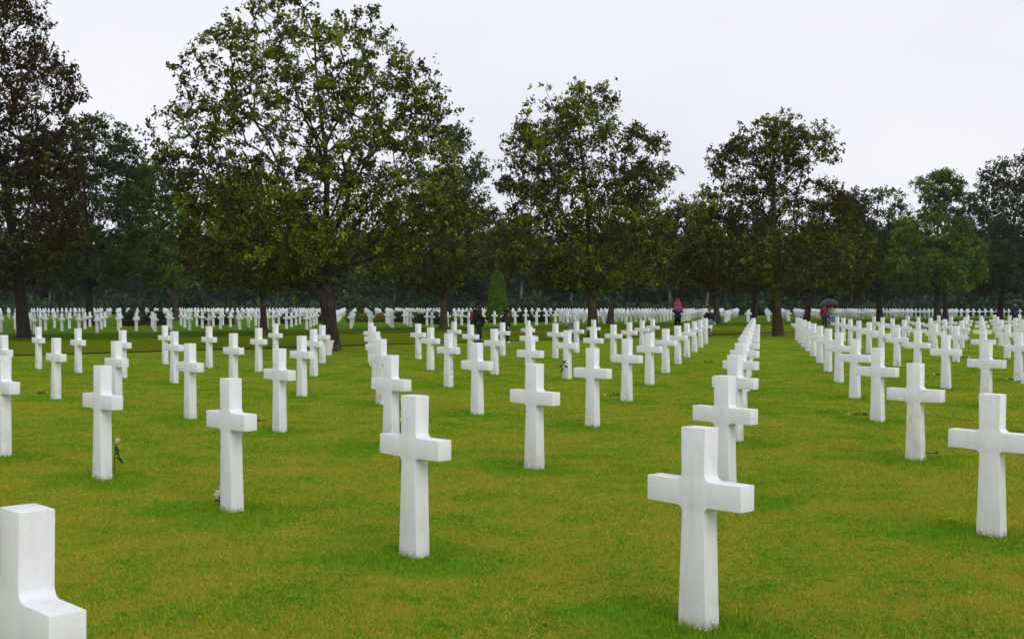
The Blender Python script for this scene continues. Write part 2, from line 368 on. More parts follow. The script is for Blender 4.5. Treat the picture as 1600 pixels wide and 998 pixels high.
# ------------------------------------------------------------------ grass blades (foreground turf)
def blades():
    n = 950000
    y0, y1 = 4.6, 52.0
    yy = y0 * (y1 / y0) ** (rng.random(n) ** 1.0)              # density falls with distance
    half = yy * 0.4378 * 1.12 + 1.0
    xx = (rng.random(n) * 2 - 1) * half
    aa, bb = ab(xx, yy)
    fade = np.clip((48 - yy) / 22, 0, 1); kp = (rng.random(n) < fade) & (aa < 14.1); xx, yy, aa, bb = xx[kp], yy[kp], aa[kp], bb[kp]; n = len(xx)
    # distance to the nearest cross foot (in metres)
    ua = (aa - np.round(aa)) * ROWL; ub = (bb - np.round(bb)) * COLL
    dd = np.hypot(ua, ub)
    clump = 0.5 + 0.5 * np.sin(xx * 5.1 + 1.7 * np.sin(yy * 3.3)) * np.sin(yy * 4.3 + 1.1 * np.sin(xx * 2.7))
    h = (0.012 + 0.012 * rng.random(n)) * (0.85 + 0.3 * clump)
    h *= 1 + 2.0 * np.exp(-(dd / 0.19) ** 2) * rng.random(n) + 0.7 * np.exp(-(dd / 0.45) ** 2)
    w = (0.0016 + 0.0011 * rng.random(n)) * np.maximum(1.0, yy / 7.5)
    ang = rng.random(n) * 2 * np.pi
    lean = (0.25 + 0.9 * rng.random(n)) * h
    la = rng.random(n) * 2 * np.pi
    tone = np.clip(0.45 + 0.25 * rng.standard_normal(n), 0, 0.9); st = rng.random(n) < 0.03; tone[st] = 1.0; w[st] *= 1.5
    V = np.zeros((n, 3, 3), np.float32)
    cx, sx = np.cos(ang) * w, np.sin(ang) * w
    V[:, 0, 0] = xx - cx; V[:, 0, 1] = yy - sx; V[:, 0, 2] = -0.003
    V[:, 1, 0] = xx + cx; V[:, 1, 1] = yy + sx; V[:, 1, 2] = -0.003
    V[:, 2, 0] = xx + np.cos(la) * lean; V[:, 2, 1] = yy + np.sin(la) * lean; V[:, 2, 2] = h
    F = np.arange(n * 3, dtype=np.int32).reshape(n, 3)
    return np_mesh('grass', V.reshape(-1, 3), F, M_BLADE, attr=tone)
tag(link('grass', blades()), 'short mown grass of the burial lawn, green and straw yellow', 'grass', kind='stuff')

# ------------------------------------------------------------------ the crosses
CH, WT, WN, WB, SPAN, ARMT, ARMH, DEP, FIL = 1.066, 0.158, 0.143, 0.182, 0.617, 0.788, 0.136, 0.116, 0.036
def cross_outline(nf):
    """closed outline in x,z"""
    P = []
    def fil(cx, cz, a0, a1, r=FIL):
        for k in range(nf + 1):
            a = math.radians(a0 + (a1 - a0) * k / nf); P.append((cx + r * math.cos(a), cz + r * math.sin(a)))
    zt, zb = ARMT, ARMT - ARMH
    P.append((WB / 2 + 0.006, -0.12)); 
    fil(WN / 2 + FIL, zb - FIL, 180, 90)
    P.append((SPAN / 2, zb + 0.003)); P.append((SPAN / 2, zt + 0.001))
    fil(WN / 2 + FIL + 0.004, zt + FIL, 270, 180)
    P.append((WT / 2, CH)); P.append((-WT / 2, CH))
    fil(-WN / 2 - FIL - 0.004, zt + FIL, 0, -90)
    P.append((-SPAN / 2, zt + 0.001)); P.append((-SPAN / 2, zb + 0.003))
    fil(-WN / 2 - FIL, zb - FIL, 90, 0)
    P.append((-WB / 2 - 0.006, -0.12))
    return P
def cross_mesh(name, nf, bev, mat):
    bm = bmesh.new()
    P = cross_outline(nf)
    f0 = bm.faces.new([bm.verts.new((x, -DEP / 2, z)) for x, z in P])
    r = bmesh.ops.extrude_face_region(bm, geom=[f0])
    vs = [g for g in r['geom'] if isinstance(g, bmesh.types.BMVert)]
    bmesh.ops.translate(bm, verts=vs, vec=(0, DEP, 0))
    bmesh.ops.recalc_face_normals(bm, faces=bm.faces[:])
    if bev:
        es = []
        for e in bm.edges:
            if len(e.link_faces) == 2 and e.calc_face_angle(0) > math.radians(50) and min(v.co.z for v in e.verts) > -0.13:
                es.append(e)
        bmesh.ops.bevel(bm, geom=es, offset=bev, segments=2, affect='EDGES', profile=0.6)
    for f in list(bm.faces):
        if len(f.verts) > 4: bmesh.ops.triangulate(bm, faces=[f])
    return bm_mesh(name, bm, mat, math.radians(28))
ME_CROSS = cross_mesh('cross', 6, 0.0055, M_MARBLE)
ME_VEIN = ME_CROSS.copy(); ME_VEIN.materials.clear(); ME_VEIN.materials.append(M_VEIN)
ME_STAIN = ME_CROSS.copy(); ME_STAIN.materials.clear(); ME_STAIN.materials.append(M_STAIN)
ME_FAR = cross_mesh('cross_far', 2, 0.0, M_MARBLE)

# small measured departures of single crosses from the grid: sideways, height above the turf
TWEAK = {(0, 0): (-0.009, -0.015), (2, 0): (0.013, 0.018), (3, 0): (0, 0.028), (4, 0): (-0.049, 0.042), (4, 1): (0.005, 0.04), (6, 2): (-0.002, 0.031), (8, 3): (-0.022, 0.01), (5, 2): (0.008, 0.037), (7, 3): (-0.013, 0.019), (6, 3): (0.003, 0.019), (3, 1): (0.004, 0.034), (4, 2): (0.013, 0.037), (5, 3): (0.003, 0.029), (6, 4): (0.014, 0.012), (2, 1): (0.004, 0.025), (3, 2): (0.006, 0.033), (4, 4): (0.012, 0.022), (3, 3): (0.017, 0.023), (2, 2): (0.011, 0.031), (1, 1): (0.004, 0.014), (2, 3): (0.001, 0.027), (3, 4): (0.01, 0.025), (1, 2): (0.005, 0.017), (2, 4): (0.012, 0.029), (1, 3): (0.002, 0.018), (1, 4): (0.003, 0.021), (1, 5): (0.005, 0.015), (1, 6): (0.012, 0.015), (-1, 3): (-0.007, -0.002), (-1, 5): (-0.009, 0.013), (-1, 6): (-0.006, 0.01), (-1, 2): (-0.008, -0.014), (-2, 4): (0.021, -0.006), (-2, 5): (0.013, 0.007), (-1, 1): (0.003, -0.025), (1, -1): (-0.001, -0.017)}
def in_view(x, y, margin=0.35):
    return y > 3 and abs(x) < 0.4378 * y + margin
ORD = ['front', 'second', 'third', 'fourth', 'fifth', 'sixth', 'seventh', 'eighth', 'ninth', 'tenth', 'eleventh', 'twelfth', 'thirteenth', 'fourteenth', 'fifteenth', 'sixteenth', 'seventeenth', 'eighteenth', 'nineteenth', 'twentieth']
LEAD = {0: 'behind the largest whole cross', 1: 'led by the bottom corner cross', 2: 'led by the cross with cream roses', 3: 'led by the pink rose cross',
        4: 'led by the left edge cross', -1: 'led by the large cross at the right edge'}
SPECIAL = {(0, 0): 'largest whole white marble cross, in the lower right foreground',
           (1, -1): 'white marble cross cropped by the lower left corner, only its top and one arm showing',
           (1, 0): 'tall white marble cross at bottom centre with a brown streak on its foot',
           (2, 0): 'white marble cross with cream roses behind its left foot',
           (3, 0): 'white marble cross with a pink rose standing at its right side',
           (4, 0): 'white marble cross half cut off by the left edge, in the front line',
           (-1, 1): 'large white marble cross whose right arm is cut by the right edge',
           (-1, 2): 'white marble cross streaked with brown and grey stains below its arms',
           (3, 3): 'white marble cross with dark grey veins down its shaft',
           (2, 1): 'white marble cross with a yellow rose at its side',
           (2, 4): 'white marble cross with a dark red flower on its shaft',
           (6, 4): 'white marble cross beside the white planter under the biggest tree',
           (0, 1): 'white marble cross directly behind the largest whole cross, its shaft mostly hidden'}
near_list = []
for a in range(-2, A_LAST + 1):
    for bcol in range(-2, 24):
        i, j = a - bcol, bcol
        p = O0 + i * ROW + j * FILE
        if in_view(p[0], p[1]): near_list.append((i, j, p))
files = {}
for i, j, p in near_list: files.setdefault(i, []).append(j)
for i in files: files[i].sort()
n_cross = 0
for i, j, p in sorted(near_list, key=lambda q: q[2][1]):
    me = ME_VEIN if (i, j) == (3, 3) else ME_STAIN if (i, j) == (-1, 2) else ME_CROSS
    o = link('marble_cross', me)
    dx, dz = TWEAK.get((i, j), (0.0, 0.015 if i > 0 else 0.0))
    o.location = (p[0] + dx, p[1], dz)
    o.rotation_euler = (rng.normal(0, 0.004), rng.normal(0, 0.004), -TH + rng.normal(0, 0.012))
    k = files[i].index(j)
    if (i, j) in SPECIAL: lab = SPECIAL[(i, j)]
    elif i in LEAD: lab = 'white marble cross, %s in the file %s' % (ORD[k], LEAD[i])
    elif i < -1:
        lab = 'white marble cross, %s of the %s file right of the right edge cross' % (ORD[k], ORD[-2 - i] if i < -2 else 'next')
    else:
        lab = 'white marble cross, %s of the %s file left of the left edge cross' % (ORD[k], ORD[i - 5] if i > 5 else 'next')
    tag(o, lab, 'grave marker', 'white marble crosses of the near plot'); n_cross += 1

# second plot beyond the alley, then the third behind the flower beds
FA, FB = 3.62 + 22 - 0.35, 0.8166
far_list = []
for a in range(0, 16):
    for bcol in range(3, 44):
        if a > 7 and bcol < 15: continue
        p = O0 + ROW * (FA + a) + CDIR * (bcol + FB)
        px_ = 800 + FPX * p[0] / p[1]
        if 585 < px_ < 872 and p[1] > 99: continue           # the flower bed takes this ground
        if in_view(p[0], p[1], 0.5): far_list.append((p[1], p))
third = []
for a in range(11, 34):
    for bcol in range(0, 44):
        p = O0 + ROW * (FA + a) + CDIR * (bcol + FB)
        if in_view(p[0], p[1], 2.0) and p[1] < 166 and p[1] > 121 and not (a < 16 and bcol >= 15): third.append(p)
far_list.sort(key=lambda q: q[0])
lim = 300 - n_cross
for d, p in far_list[:lim]:
    o = link('marble_cross', ME_CROSS if d < 75 else ME_FAR)
    o.location = (p[0], p[1], rng.normal(0, 0.008)); o.rotation_euler = (0, 0, -TH + rng.normal(0, 0.012))
    tag(o, 'small white marble cross in the plot beyond the tree lined grass alley', 'grave marker', 'white marble crosses of the plot beyond the alley')
rest = [p for d, p in far_list[lim:]] + third
def far_mass(points):
    src = ME_FAR; nv = len(src.vertices)
    co = np.zeros(nv * 3, np.float32); src.vertices.foreach_get('co', co); co = co.reshape(-1, 3)
    bm = bmesh.new(); bm.from_mesh(src); bmesh.ops.triangulate(bm, faces=bm.faces[:]); bm.verts.index_update()
    T = np.array([[v.index for v in f.verts] for f in bm.faces], np.int32); bm.free()
    c, s = math.cos(-TH), math.sin(-TH)
    Rm = np.array([[c, -s, 0], [s, c, 0], [0, 0, 1]], np.float32)
    base = co @ Rm.T
    V = np.concatenate([base + np.array([p[0], p[1], 0], np.float32) for p in points])
    F = np.concatenate([T + k * nv for k in range(len(points))])
    return np_mesh('far_marble_crosses', V, F, M_MARBLE)
tag(link('far_marble_crosses', far_mass(rest)), 'massed rows of tiny white crosses in the farthest plots', 'grave markers', kind='stuff')

# ------------------------------------------------------------------ trees
def scan(poly, z):
    xs = []
    n = len(poly)
    for k in range(n):
        (x0, z0), (x1, z1) = poly[k], poly[(k + 1) % n]
        if (z0 <= z < z1) or (z1 <= z < z0): xs.append(x0 + (z - z0) / (z1 - z0) * (x1 - x0))
    return (min(xs), max(xs)) if len(xs) >= 2 else None
def inside(poly, x, z):
    c = False; n = len(poly)
    for k in range(n):
        (x0, z0), (x1, z1) = poly[k], poly[(k + 1) % n]
        if (z0 > z) != (z1 > z) and x < (x1 - x0) * (z - z0) / (z1 - z0) + x0: c = not c
    return c
def grow(nodes, trunk, r_base, seed, tip=0.013):
    """balanced spanning tree from the trunk to every foliage node; returns points, parents, radii"""
    r = np.random.default_rng(seed)
    P = [np.array(t, float) for t in trunk]; par = [-1] + list(range(len(trunk) - 1))
    plen = [0.0]
    for k in range(1, len(trunk)): plen.append(plen[-1] + np.linalg.norm(P[k] - P[k - 1]))
    NB = np.array(nodes); m = len(NB)
    best = np.full(m, 1e9); bi = np.zeros(m, int)
    def relax(k):
        d = NB - P[k]; L = np.linalg.norm(d, axis=1)
        drop = np.maximum(0, P[k][2] - NB[:, 2])
        c = L * 1.0 + 0.38 * plen[k] + 0.9 * drop
        if k < len(trunk): c = c + (0.0 if k > 1 else 8.0)
        u = c < best; best[u] = c[u]; bi[u] = k
    for k in range(len(P)): relax(k)
    done = np.zeros(m, bool)
    node_id = np.zeros(m, int)
    for _ in range(m):
        c = np.where(done, 1e18, best); q = int(np.argmin(c)); done[q] = True
        a = P[bi[q]]; b = NB[q]; L = np.linalg.norm(b - a); pi = bi[q]; pl = plen[bi[q]]
        steps = max(1, int(L / 0.55))
        for sidx in range(1, steps + 1):
            t = sidx / steps
            pt = a + (b - a) * t
            if sidx < steps: pt = pt + r.normal(0, 0.045 * min(L, 2.0), 3)
            P.append(pt); par.append(pi); plen.append(pl + L * t); pi = len(P) - 1
        node_id[q] = pi
        relax(pi)
        if steps > 2: relax(len(P) - 1 - steps // 2)
    n = len(P); w = np.zeros(n)
    child = np.zeros(n, bool)
    for k in range(n):
        if par[k] >= 0: child[par[k]] = True
    w[~child] = 1.0
    for k in range(n - 1, 0, -1):
        if par[k] >= 0: w[par[k]] += w[k]
    rad = tip * np.power(w, 0.48)
    rad *= 1.0
    sc = r_base / rad[0]
    lim = tip + (rad - tip) * sc if sc < 1 else rad * np.where(w > 12, 1 + (sc - 1) * np.clip(np.log(w / 12 + 1e-9) / np.log(w[0] / 12), 0, 1), 1)
    return np.array(P), par, lim
def wood_mesh(name, P, par, rad, n_trunk, mat, r_base):
    V, F = [], []
    # trunk as one swept tube with a flared foot
    tp = [P[0] + np.array([0, 0, -0.25])] + [P[k] for k in range(n_trunk)]
    tr = [r_base * 1.75] + [rad[k] for k in range(n_trunk)]
    for k in range(1, len(tp)):
        z = tp[k][2] - P[0][2]
        tr[k] = max(tr[k], rad[min(n_trunk - 1, k - 1)]) * (1 + 0.45 * math.exp(-z / 0.32))
    tube(V, F, tp, tr, 12)
    for k in range(n_trunk, len(P)):
        a, b = P[par[k]], P[k]
        ra = min(rad[par[k]], rad[k] * 1.6); tube(V, F, [a, b], [ra, rad[k]], 5 if rad[k] < 0.05 else 7, cap=False)
    return np_mesh(name, V, F, mat, smooth=True)
def leaf_mesh(name, centers, per, sigma, size, mat, seed, tone_c, flat=0.8, twig=0):
    r = np.random.default_rng(seed)
    m = len(centers); per = np.broadcast_to(np.asarray(per), (m,)).astype(int)
    idx = np.repeat(np.arange(m), per); n = len(idx)
    sg = np.broadcast_to(np.asarray(sigma, float), (m,))
    if twig:
        # sprays: each node carries twigs, each twig a rosette of leaves
        nt_ = np.maximum(2, per // twig); tb = np.concatenate([[0], np.cumsum(nt_)]); tidx = np.repeat(np.arange(m), nt_)
        TC = np.asarray(centers)[tidx] + r.normal(0, 1, (len(tidx), 3)) * np.array([1, 1, flat]) * sg[tidx][:, None]
        pick = tb[idx] + (r.random(n) * nt_[idx]).astype(int)
        C = TC[pick] + r.normal(0, 1, (n, 3)) * size * 0.48
        ttone = r.normal(0, 0.16, len(tidx))[pick]
    else:
        C = np.asarray(centers)[idx] + r.normal(0, 1, (n, 3)) * np.array([1, 1, flat]) * sg[idx][:, None]; ttone = 0
    # leaf frame
    d = r.normal(0, 1, (n, 3)); d[:, 2] -= 0.25; d /= np.linalg.norm(d, axis=1)[:, None]
    q = r.normal(0, 1, (n, 3)); q[:, 2] += 0.9
    s = np.cross(d, q); s /= np.linalg.norm(s, axis=1)[:, None] + 1e-9
    nn = np.cross(s, d)
    L = size * (0.6 + 0.8 * r.random(n))[:, None]; Wd = L * (0.30 + 0.12 * r.random(n))[:, None]
    V = np.zeros((n, 4, 3), np.float32)
    V[:, 0] = C - d * L * 0.5; V[:, 1] = C + s * Wd * 0.8 + nn * L * 0.12; V[:, 2] = C + d * L * 0.5; V[:, 3] = C - s * Wd * 0.8 + nn * L * 0.12
    F = np.arange(n * 4, dtype=np.int32).reshape(n, 4)
    F = np.concatenate([F[:, [0, 1, 2]], F[:, [0, 2, 3]]])
    tone = np.clip(np.asarray(tone_c)[idx] + ttone + r.normal(0, 0.13, n), 0, 1)
    return np_mesh(name, V.reshape(-1, 3), F, mat, attr=np.concatenate([tone, tone]))
def clump_noise(P, seed, sc):
    r = np.random.default_rng(seed); v = np.zeros(len(P))
    for k in range(5):
        w = r.normal(0, 1, 3) * sc; v += np.sin(P @ w + r.random() * 6.28)
    return v / 5 ** 0.5 / 1.4
def make_tree(px, py, poly_px, label, group, r_base, n_nodes, n_leaf, leaf, mats, seed, sigma=0.34, tone=0.5, name='broadleaf_tree', trunk_px=None, holes=0.35, depth=0.9, dist=None, top=0.8):
    base = ground(px, py) if dist is None else Vector((xat(px, dist), dist, 0))
    d = base.y
    poly = [(xat(x, d) - base.x, zat(x, y, d)) for x, y in poly_px]
    r = np.random.default_rng(seed)
    zs = [q[1] for q in poly]; xs = [q[0] for q in poly]
    z0, z1, x0, x1 = min(zs), max(zs), min(xs), max(xs)
    hwmax = (x1 - x0) / 2
    nodes = []
    tries = 0
    while len(nodes) < n_nodes and tries < n_nodes * 40:
        tries += 1
        z = r.uniform(z0, z1); x = r.uniform(x0, x1)
        if not inside(poly, x, z): continue
        sp = scan(poly, z)
        c, hw = (sp[0] + sp[1]) / 2, (sp[1] - sp[0]) / 2
        t = (x - c) / max(hw, 0.05)
        dp = depth * math.sqrt(max(0.02, 1 - t * t)) * (0.55 * hw + 0.45 * hwmax * math.sqrt(max(hw, 0.01) / hwmax))
        u = r.uniform(-1, 1); u = math.copysign(abs(u) ** 0.7, u)
        nodes.append((x, u * dp, z))
    nodes = np.array(nodes)
    # open the crown: drop nodes in some patches so the sky shows through
    nz = clump_noise(nodes, seed + 1, 2.3)
    hgt = (nodes[:, 2] - z0) / (z1 - z0)
    keep = nz > np.where(hgt > 0.35, -1.0 + holes * 1.25, -1.2 + holes * 0.6)
    nodes = nodes[keep]
    if trunk_px: tk = [np.array([xat(x, d) - base.x, 0.0, zat(x, y, d)]) for x, y in trunk_px]
    else:
        ztop = z0 + (z1 - z0) * top
        sp = scan(poly, ztop) or (0, 0); xc = (sp[0] + sp[1]) / 2
        tk = []
        for k in range(9):
            t = k / 8; tk.append(np.array([xc * t ** 1.6 + r.normal(0, 0.05) * (k > 0), r.normal(0, 0.08) * (k > 0), ztop * t]))
    P, par, rad = grow(nodes, tk, r_base, seed + 2)
    root = empty(name, base)
    tag(root, label, 'tree', group)
    link('trunk', wood_mesh('trunk', P, par, rad, len(tk), mats[0], r_base), root)
    per = r.poisson(n_leaf * 1.6 / len(nodes), len(nodes))
    tn = tone + 0.20 * clump_noise(nodes, seed + 3, 0.8) + 0.16 * clump_noise(nodes, seed + 4, 2.0)
    link('crown', leaf_mesh('crown', nodes, per, sigma * 0.78 * (0.6 + 0.6 * r.random(len(nodes))), leaf * 1.05, mats[1], seed + 5, tn, 0.6, 8), root)
    return root

GR = 'trees lining the grass alley'
OAK, BRN, DRK, GRN = (M_BARK, M_LEAF_OAK), (M_BARK_DARK, M_LEAF_BROWN), (M_BARK_DARK, M_LEAF_DARK), (M_BARK, M_LEAF_GREEN)
MOS = (M_BARK_MOSS, M_LEAF_OAK)
make_tree(517, 548, [(470, -14), (505, -14), (545, 6), (578, 25), (585, 58), (640, 72), (672, 100), (690, 148), (680, 170), (722, 184), (730, 205), (712, 235), (722, 275), (716, 320), (700, 360), (680, 400), (620, 415), (555, 405), (520, 430), (486, 452), (420, 446), (350, 440), (322, 436), (296, 386), (292, 310), (276, 275), (254, 250), (238, 207), (258, 182), (292, 172), (280, 120), (294, 74), (330, 56), (360, 38), (372, 4), (400, -8)],
          'biggest broadleaf tree, its open crown touching the top of the picture', GR, 0.265, 1200, 36000, 0.135, OAK, 11, 0.33, 0.60, trunk_px=[(517, 548), (515, 510), (511, 460), (508, 400), (509, 345), (511, 290), (508, 230), (500, 170), (494, 110), (492, 60)], holes=0.66, depth=0.8)
make_tree(38, 528, [(-160, -60), (-60, -120), (20, -60), (40, 0), (72, 32), (58, 70), (104, 100), (117, 145), (100, 165), (114, 190), (110, 240), (122, 300), (120, 360), (105, 412), (60, 440), (-10, 452), (-100, 440), (-170, 380), (-200, 200)],
          'very dark russet leaved tree cut by the left edge of the picture', GR, 0.24, 900, 46000, 0.16, BRN, 21, 0.46, 0.56, holes=-0.5)
make_tree(140, 508, [(85, 205), (120, 190), (160, 185), (190, 200), (215, 225), (218, 260), (236, 300), (236, 360), (226, 410), (180, 440), (120, 452), (60, 440), (30, 380), (20, 300), (40, 240)],
          'dark green tree just right of the left edge tree', GR, 0.26, 560, 26000, 0.21, DRK, 31, 0.55, 0.5, holes=-0.5)
make_tree(275, 501, [(200, 262), (235, 248), (268, 262), (285, 300), (300, 350), (310, 420), (280, 445), (215, 440), (190, 380), (190, 300)],
          'fresh green tree in the gap left of the biggest tree', GR, 0.30, 360, 16000, 0.24, GRN, 41, 0.65, 0.5, holes=-0.4)
make_tree(412, 522, [(300, 330), (340, 280), (400, 262), (450, 300), (485, 350), (492, 400), (470, 440), (430, 455), (380, 448), (330, 440), (295, 412), (285, 370)],
          'slim trunked tree standing behind the left half of the biggest tree', GR, 0.17, 420, 14000, 0.18, OAK, 51, 0.42, 0.62, holes=0.15)
make_tree(693, 514, [(585, 360), (610, 320), (640, 285), (680, 262), (715, 280), (738, 330), (750, 380), (742, 430), (705, 452), (650, 452), (600, 442), (565, 430), (560, 390)],
          'mossy trunked tree between the biggest tree and the clipped cone', GR, 0.22, 420, 14000, 0.19, MOS, 61, 0.45, 0.62, holes=0.18)
make_tree(702, 500, [(685, 215), (705, 198), (722, 194), (736, 222), (758, 252), (757, 285), (764, 330), (780, 390), (770, 425), (730, 440), (690, 430), (680, 340), (680, 270)],
          'pale grey green tree showing behind the right side of the biggest tree', GR, 0.28, 330, 10000, 0.25, DRK, 71, 0.6, 0.62, holes=0.4)
make_tree(778, 503, [(735, 350), (752, 318), (772, 322), (798, 350), (826, 385), (816, 418), (788, 430), (752, 426), (730, 400)],
          'brownish tree whose low leaves hang in front of the clipped cone', GR, 0.20, 190, 5500, 0.22, OAK, 76, 0.45, 0.45, holes=0.2, dist=106.6)
make_tree(928, 529, [(945, 124), (975, 126), (975, 155), (955, 176), (985, 195), (1020, 214), (1050, 225), (1045, 250), (1055, 262), (1035, 300), (1048, 340), (1028, 390), (1010, 432), (950, 455), (900, 458), (850, 442), (800, 425), (772, 395), (782, 350), (800, 320), (778, 290), (800, 265), (785, 235), (795, 205), (825, 170), (848, 140), (880, 152), (900, 135), (925, 142)],
          'tall green and brown tree at the centre with a mossy trunk', GR, 0.225, 860, 28000, 0.15, MOS, 81, 0.37, 0.60, trunk_px=[(928, 529), (926, 490), (923, 450), (921, 400), (918, 340), (914, 290), (908, 240), (903, 200)], holes=0.46, depth=0.8)
make_tree(953, 506, [(960, 330), (1010, 320), (1050, 340), (1062, 390), (1050, 440), (1000, 452), (950, 455), (920, 432), (920, 380)],
          'tree right behind the central tree, its trunk beside it', GR, 0.24, 280, 9000, 0.22, OAK, 91, 0.5, 0.6, holes=0.15)
make_tree(1122, 506, [(1050, 312), (1082, 312), (1110, 330), (1150, 340), (1165, 390), (1160, 440), (1120, 455), (1075, 445), (1040, 432), (1032, 380)],
          'tree with a straight trunk behind the girl with red hair', GR, 0.24, 300, 9000, 0.22, OAK, 101, 0.5, 0.55, holes=0.2)
make_tree(1177, 499, [(1140, 390), (1180, 370), (1230, 390), (1240, 440), (1190, 455), (1140, 447)],
          'dark far tree at the end of the middle file of crosses', GR, 0.27, 160, 5000, 0.27, DRK, 111, 0.6, 0.45, holes=0.1)
make_tree(1216, 525, [(1205, 180), (1222, 176), (1240, 190), (1277, 202), (1302, 222), (1312, 246), (1285, 254), (1257, 261), (1240, 284), (1269, 277), (1300, 292), (1320, 308), (1324, 340), (1362, 378), (1374, 424), (1324, 457), (1268, 458), (1215, 448), (1167, 449), (1120, 457), (1073, 442), (1062, 400), (1089, 369), (1078, 335), (1100, 300), (1124, 281), (1098, 278), (1106, 248), (1138, 224), (1160, 201), (1187, 189)],
          'broad tree with brown tinged crown right of centre, alone on the alley edge', GR, 0.235, 880, 28000, 0.155, (M_BARK_MOSS, M_LEAF_OAK), 121, 0.37, 0.46, trunk_px=[(1216, 525), (1214, 490), (1212, 450), (1211, 400), (1209, 350), (1208, 300), (1207, 255), (1212, 220)], holes=0.52, depth=0.8)
make_tree(1260, 501, [(1300, 300), (1330, 295), (1350, 320), (1352, 400), (1320, 440), (1270, 455), (1240, 432), (1250, 360)],
          'tree whose trunk stands left of the dark umbrella', GR, 0.27, 230, 7000, 0.26, DRK, 131, 0.6, 0.5, holes=0.15)
make_tree(1375, 501, [(1310, 310), (1340, 297), (1385, 292), (1398, 310), (1412, 325), (1416, 370), (1424, 430), (1390, 452), (1340, 452), (1310, 432), (1300, 370)],
          'grey green tree right of the dark umbrella', GR, 0.29, 330, 10000, 0.25, DRK, 141, 0.55, 0.5, holes=0.35)
make_tree(1465, 505, [(1428, 285), (1470, 267), (1502, 285), (1496, 310), (1470, 322), (1476, 342), (1510, 345), (1512, 365), (1532, 385), (1536, 430), (1510, 452), (1440, 457), (1395, 447), (1383, 420), (1395, 380), (1402, 345), (1428, 340), (1444, 330), (1450, 318)],
          'bright green tree with a thin leader rising from its top', GR, 0.27, 480, 20000, 0.22, GRN, 151, 0.42, 0.58, holes=0.25, top=0.9)
make_tree(1477, 501, [(1450, 400), (1500, 395), (1525, 430), (1490, 452), (1440, 447)],
          'tree whose dark trunk shows just right of the bright green tree', GR, 0.25, 110, 3500, 0.26, DRK, 161, 0.6, 0.45, holes=0.1)
make_tree(1562, 500, [(1482, 320), (1510, 300), (1530, 290), (1545, 265), (1575, 245), (1600, 240), (1650, 250), (1680, 330), (1660, 430), (1600, 455), (1530, 452), (1490, 422)],
          'very dark tree cut by the right edge', GR, 0.28, 500, 21000, 0.27, DRK, 171, 0.65, 0.40, holes=-0.3)

# ---- the wood behind the graves: six grown forms, copied
def wood_form(k):
    r = np.random.default_rng(300 + k)
    H = r.uniform(11, 14.5); cb = r.uniform(3.0, 5.0); wd = r.uniform(3.0, 4.4)
    nodes = []
    while len(nodes) < 120:
        z = r.uniform(cb, H); t = (z - cb) / (H - cb); rad = wd * math.sin(math.pi * min(1, (t * 0.9 + 0.12))) ** 0.7
        a = r.uniform(0, 6.28); q = rad * math.sqrt(r.random()); nodes.append((q * math.cos(a), q * math.sin(a), z))
    nodes = np.array(nodes)
    tk = [np.array([r.normal(0, 0.12) * (j > 0), r.normal(0, 0.12) * (j > 0), H * 0.75 * j / 6]) for j in range(7)]
    P, par, rad = grow(nodes, tk, r.uniform(0.18, 0.28), 310 + k)
    return (wood_mesh('trunk', P, par, rad, len(tk), M_BARK_PALE if k % 3 else M_BARK_DARK, 0.22),
            leaf_mesh('crown', nodes, 24, 0.75, 0.55, M_LEAF_WOOD, 320 + k, 0.5 + 0.25 * clump_noise(nodes, 330 + k, 0.6)))
FORMS = [wood_form(k) for k in range(6)]
r = np.random.default_rng(5)
spots = []
for row_y, n in ((176, 26), (188, 26), (200, 28), (214, 32)):
    for k in range(n):
        x = (-0.50 + 1.0 * (k + 0.5) / n) * row_y + r.normal(0, 1.2)
        spots.append((x, row_y + r.normal(0, 2.5)))
for x, y in spots:
    tm, lm = FORMS[int(r.integers(6))]
    root = empty('wood_tree', (x, y, 0), r.uniform(0, 6.28)); s = r.uniform(0.85, 1.12); root.scale = (s, s, s * r.uniform(0.9, 1.05))
    tag(root, 'dim tree of the dark wood that closes the view behind all the graves', 'tree', 'trees of the wood behind the graves')
    link('trunk', tm, root); link('crown', lm, root)
def undergrowth():
    r = np.random.default_rng(77); C = []
    for k in range(2600):
        y = r.choice([171, 178, 190, 204, 226, 230, 234]) + r.normal(0, 2.5); x = r.uniform(-0.52, 0.52) * y
        hgt = (1.0 + 0.8 * math.sin(x * 0.21) + 0.7 * math.sin(x * 0.53 + 1)) + 0.6 + (9.5 if y > 215 else 2.0 if y > 195 else 0)
        C.append((x, y, r.uniform(0.2, max(0.8, hgt))))
    C = np.array(C)
    return leaf_mesh('undergrowth', C, np.where(C[:, 1] > 215, 40, 34), 0.85, 0.8, M_LEAF_SCRUB, 78, 0.45 + 0.3 * clump_noise(C, 79, 0.25), flat=0.6)
tag(link('undergrowth', undergrowth()), 'dim green undergrowth along the edge of the wood', 'undergrowth', kind='stuff')

def far_wood():
    r = np.random.default_rng(87); n = 2600
    x = r.uniform(-0.54, 0.54, n) * 236; y = r.uniform(226, 246, n); top = 9.5 + 1.6 * np.sin(x * .11) + 1.2 * np.sin(x * .31 + 2)
    C = np.stack([x, y, r.random(n) ** 0.8 * top + 0.4], 1)
    return leaf_mesh('far_wood', C, 42, 1.1, 1.25, M_LEAF_WOOD, 88, 0.45 + 0.3 * clump_noise(C, 89, 0.2), flat=0.8)
tag(link('far_wood', far_wood()), 'depth of the dark wood that reads as one mass behind everything', 'wood', kind='stuff')

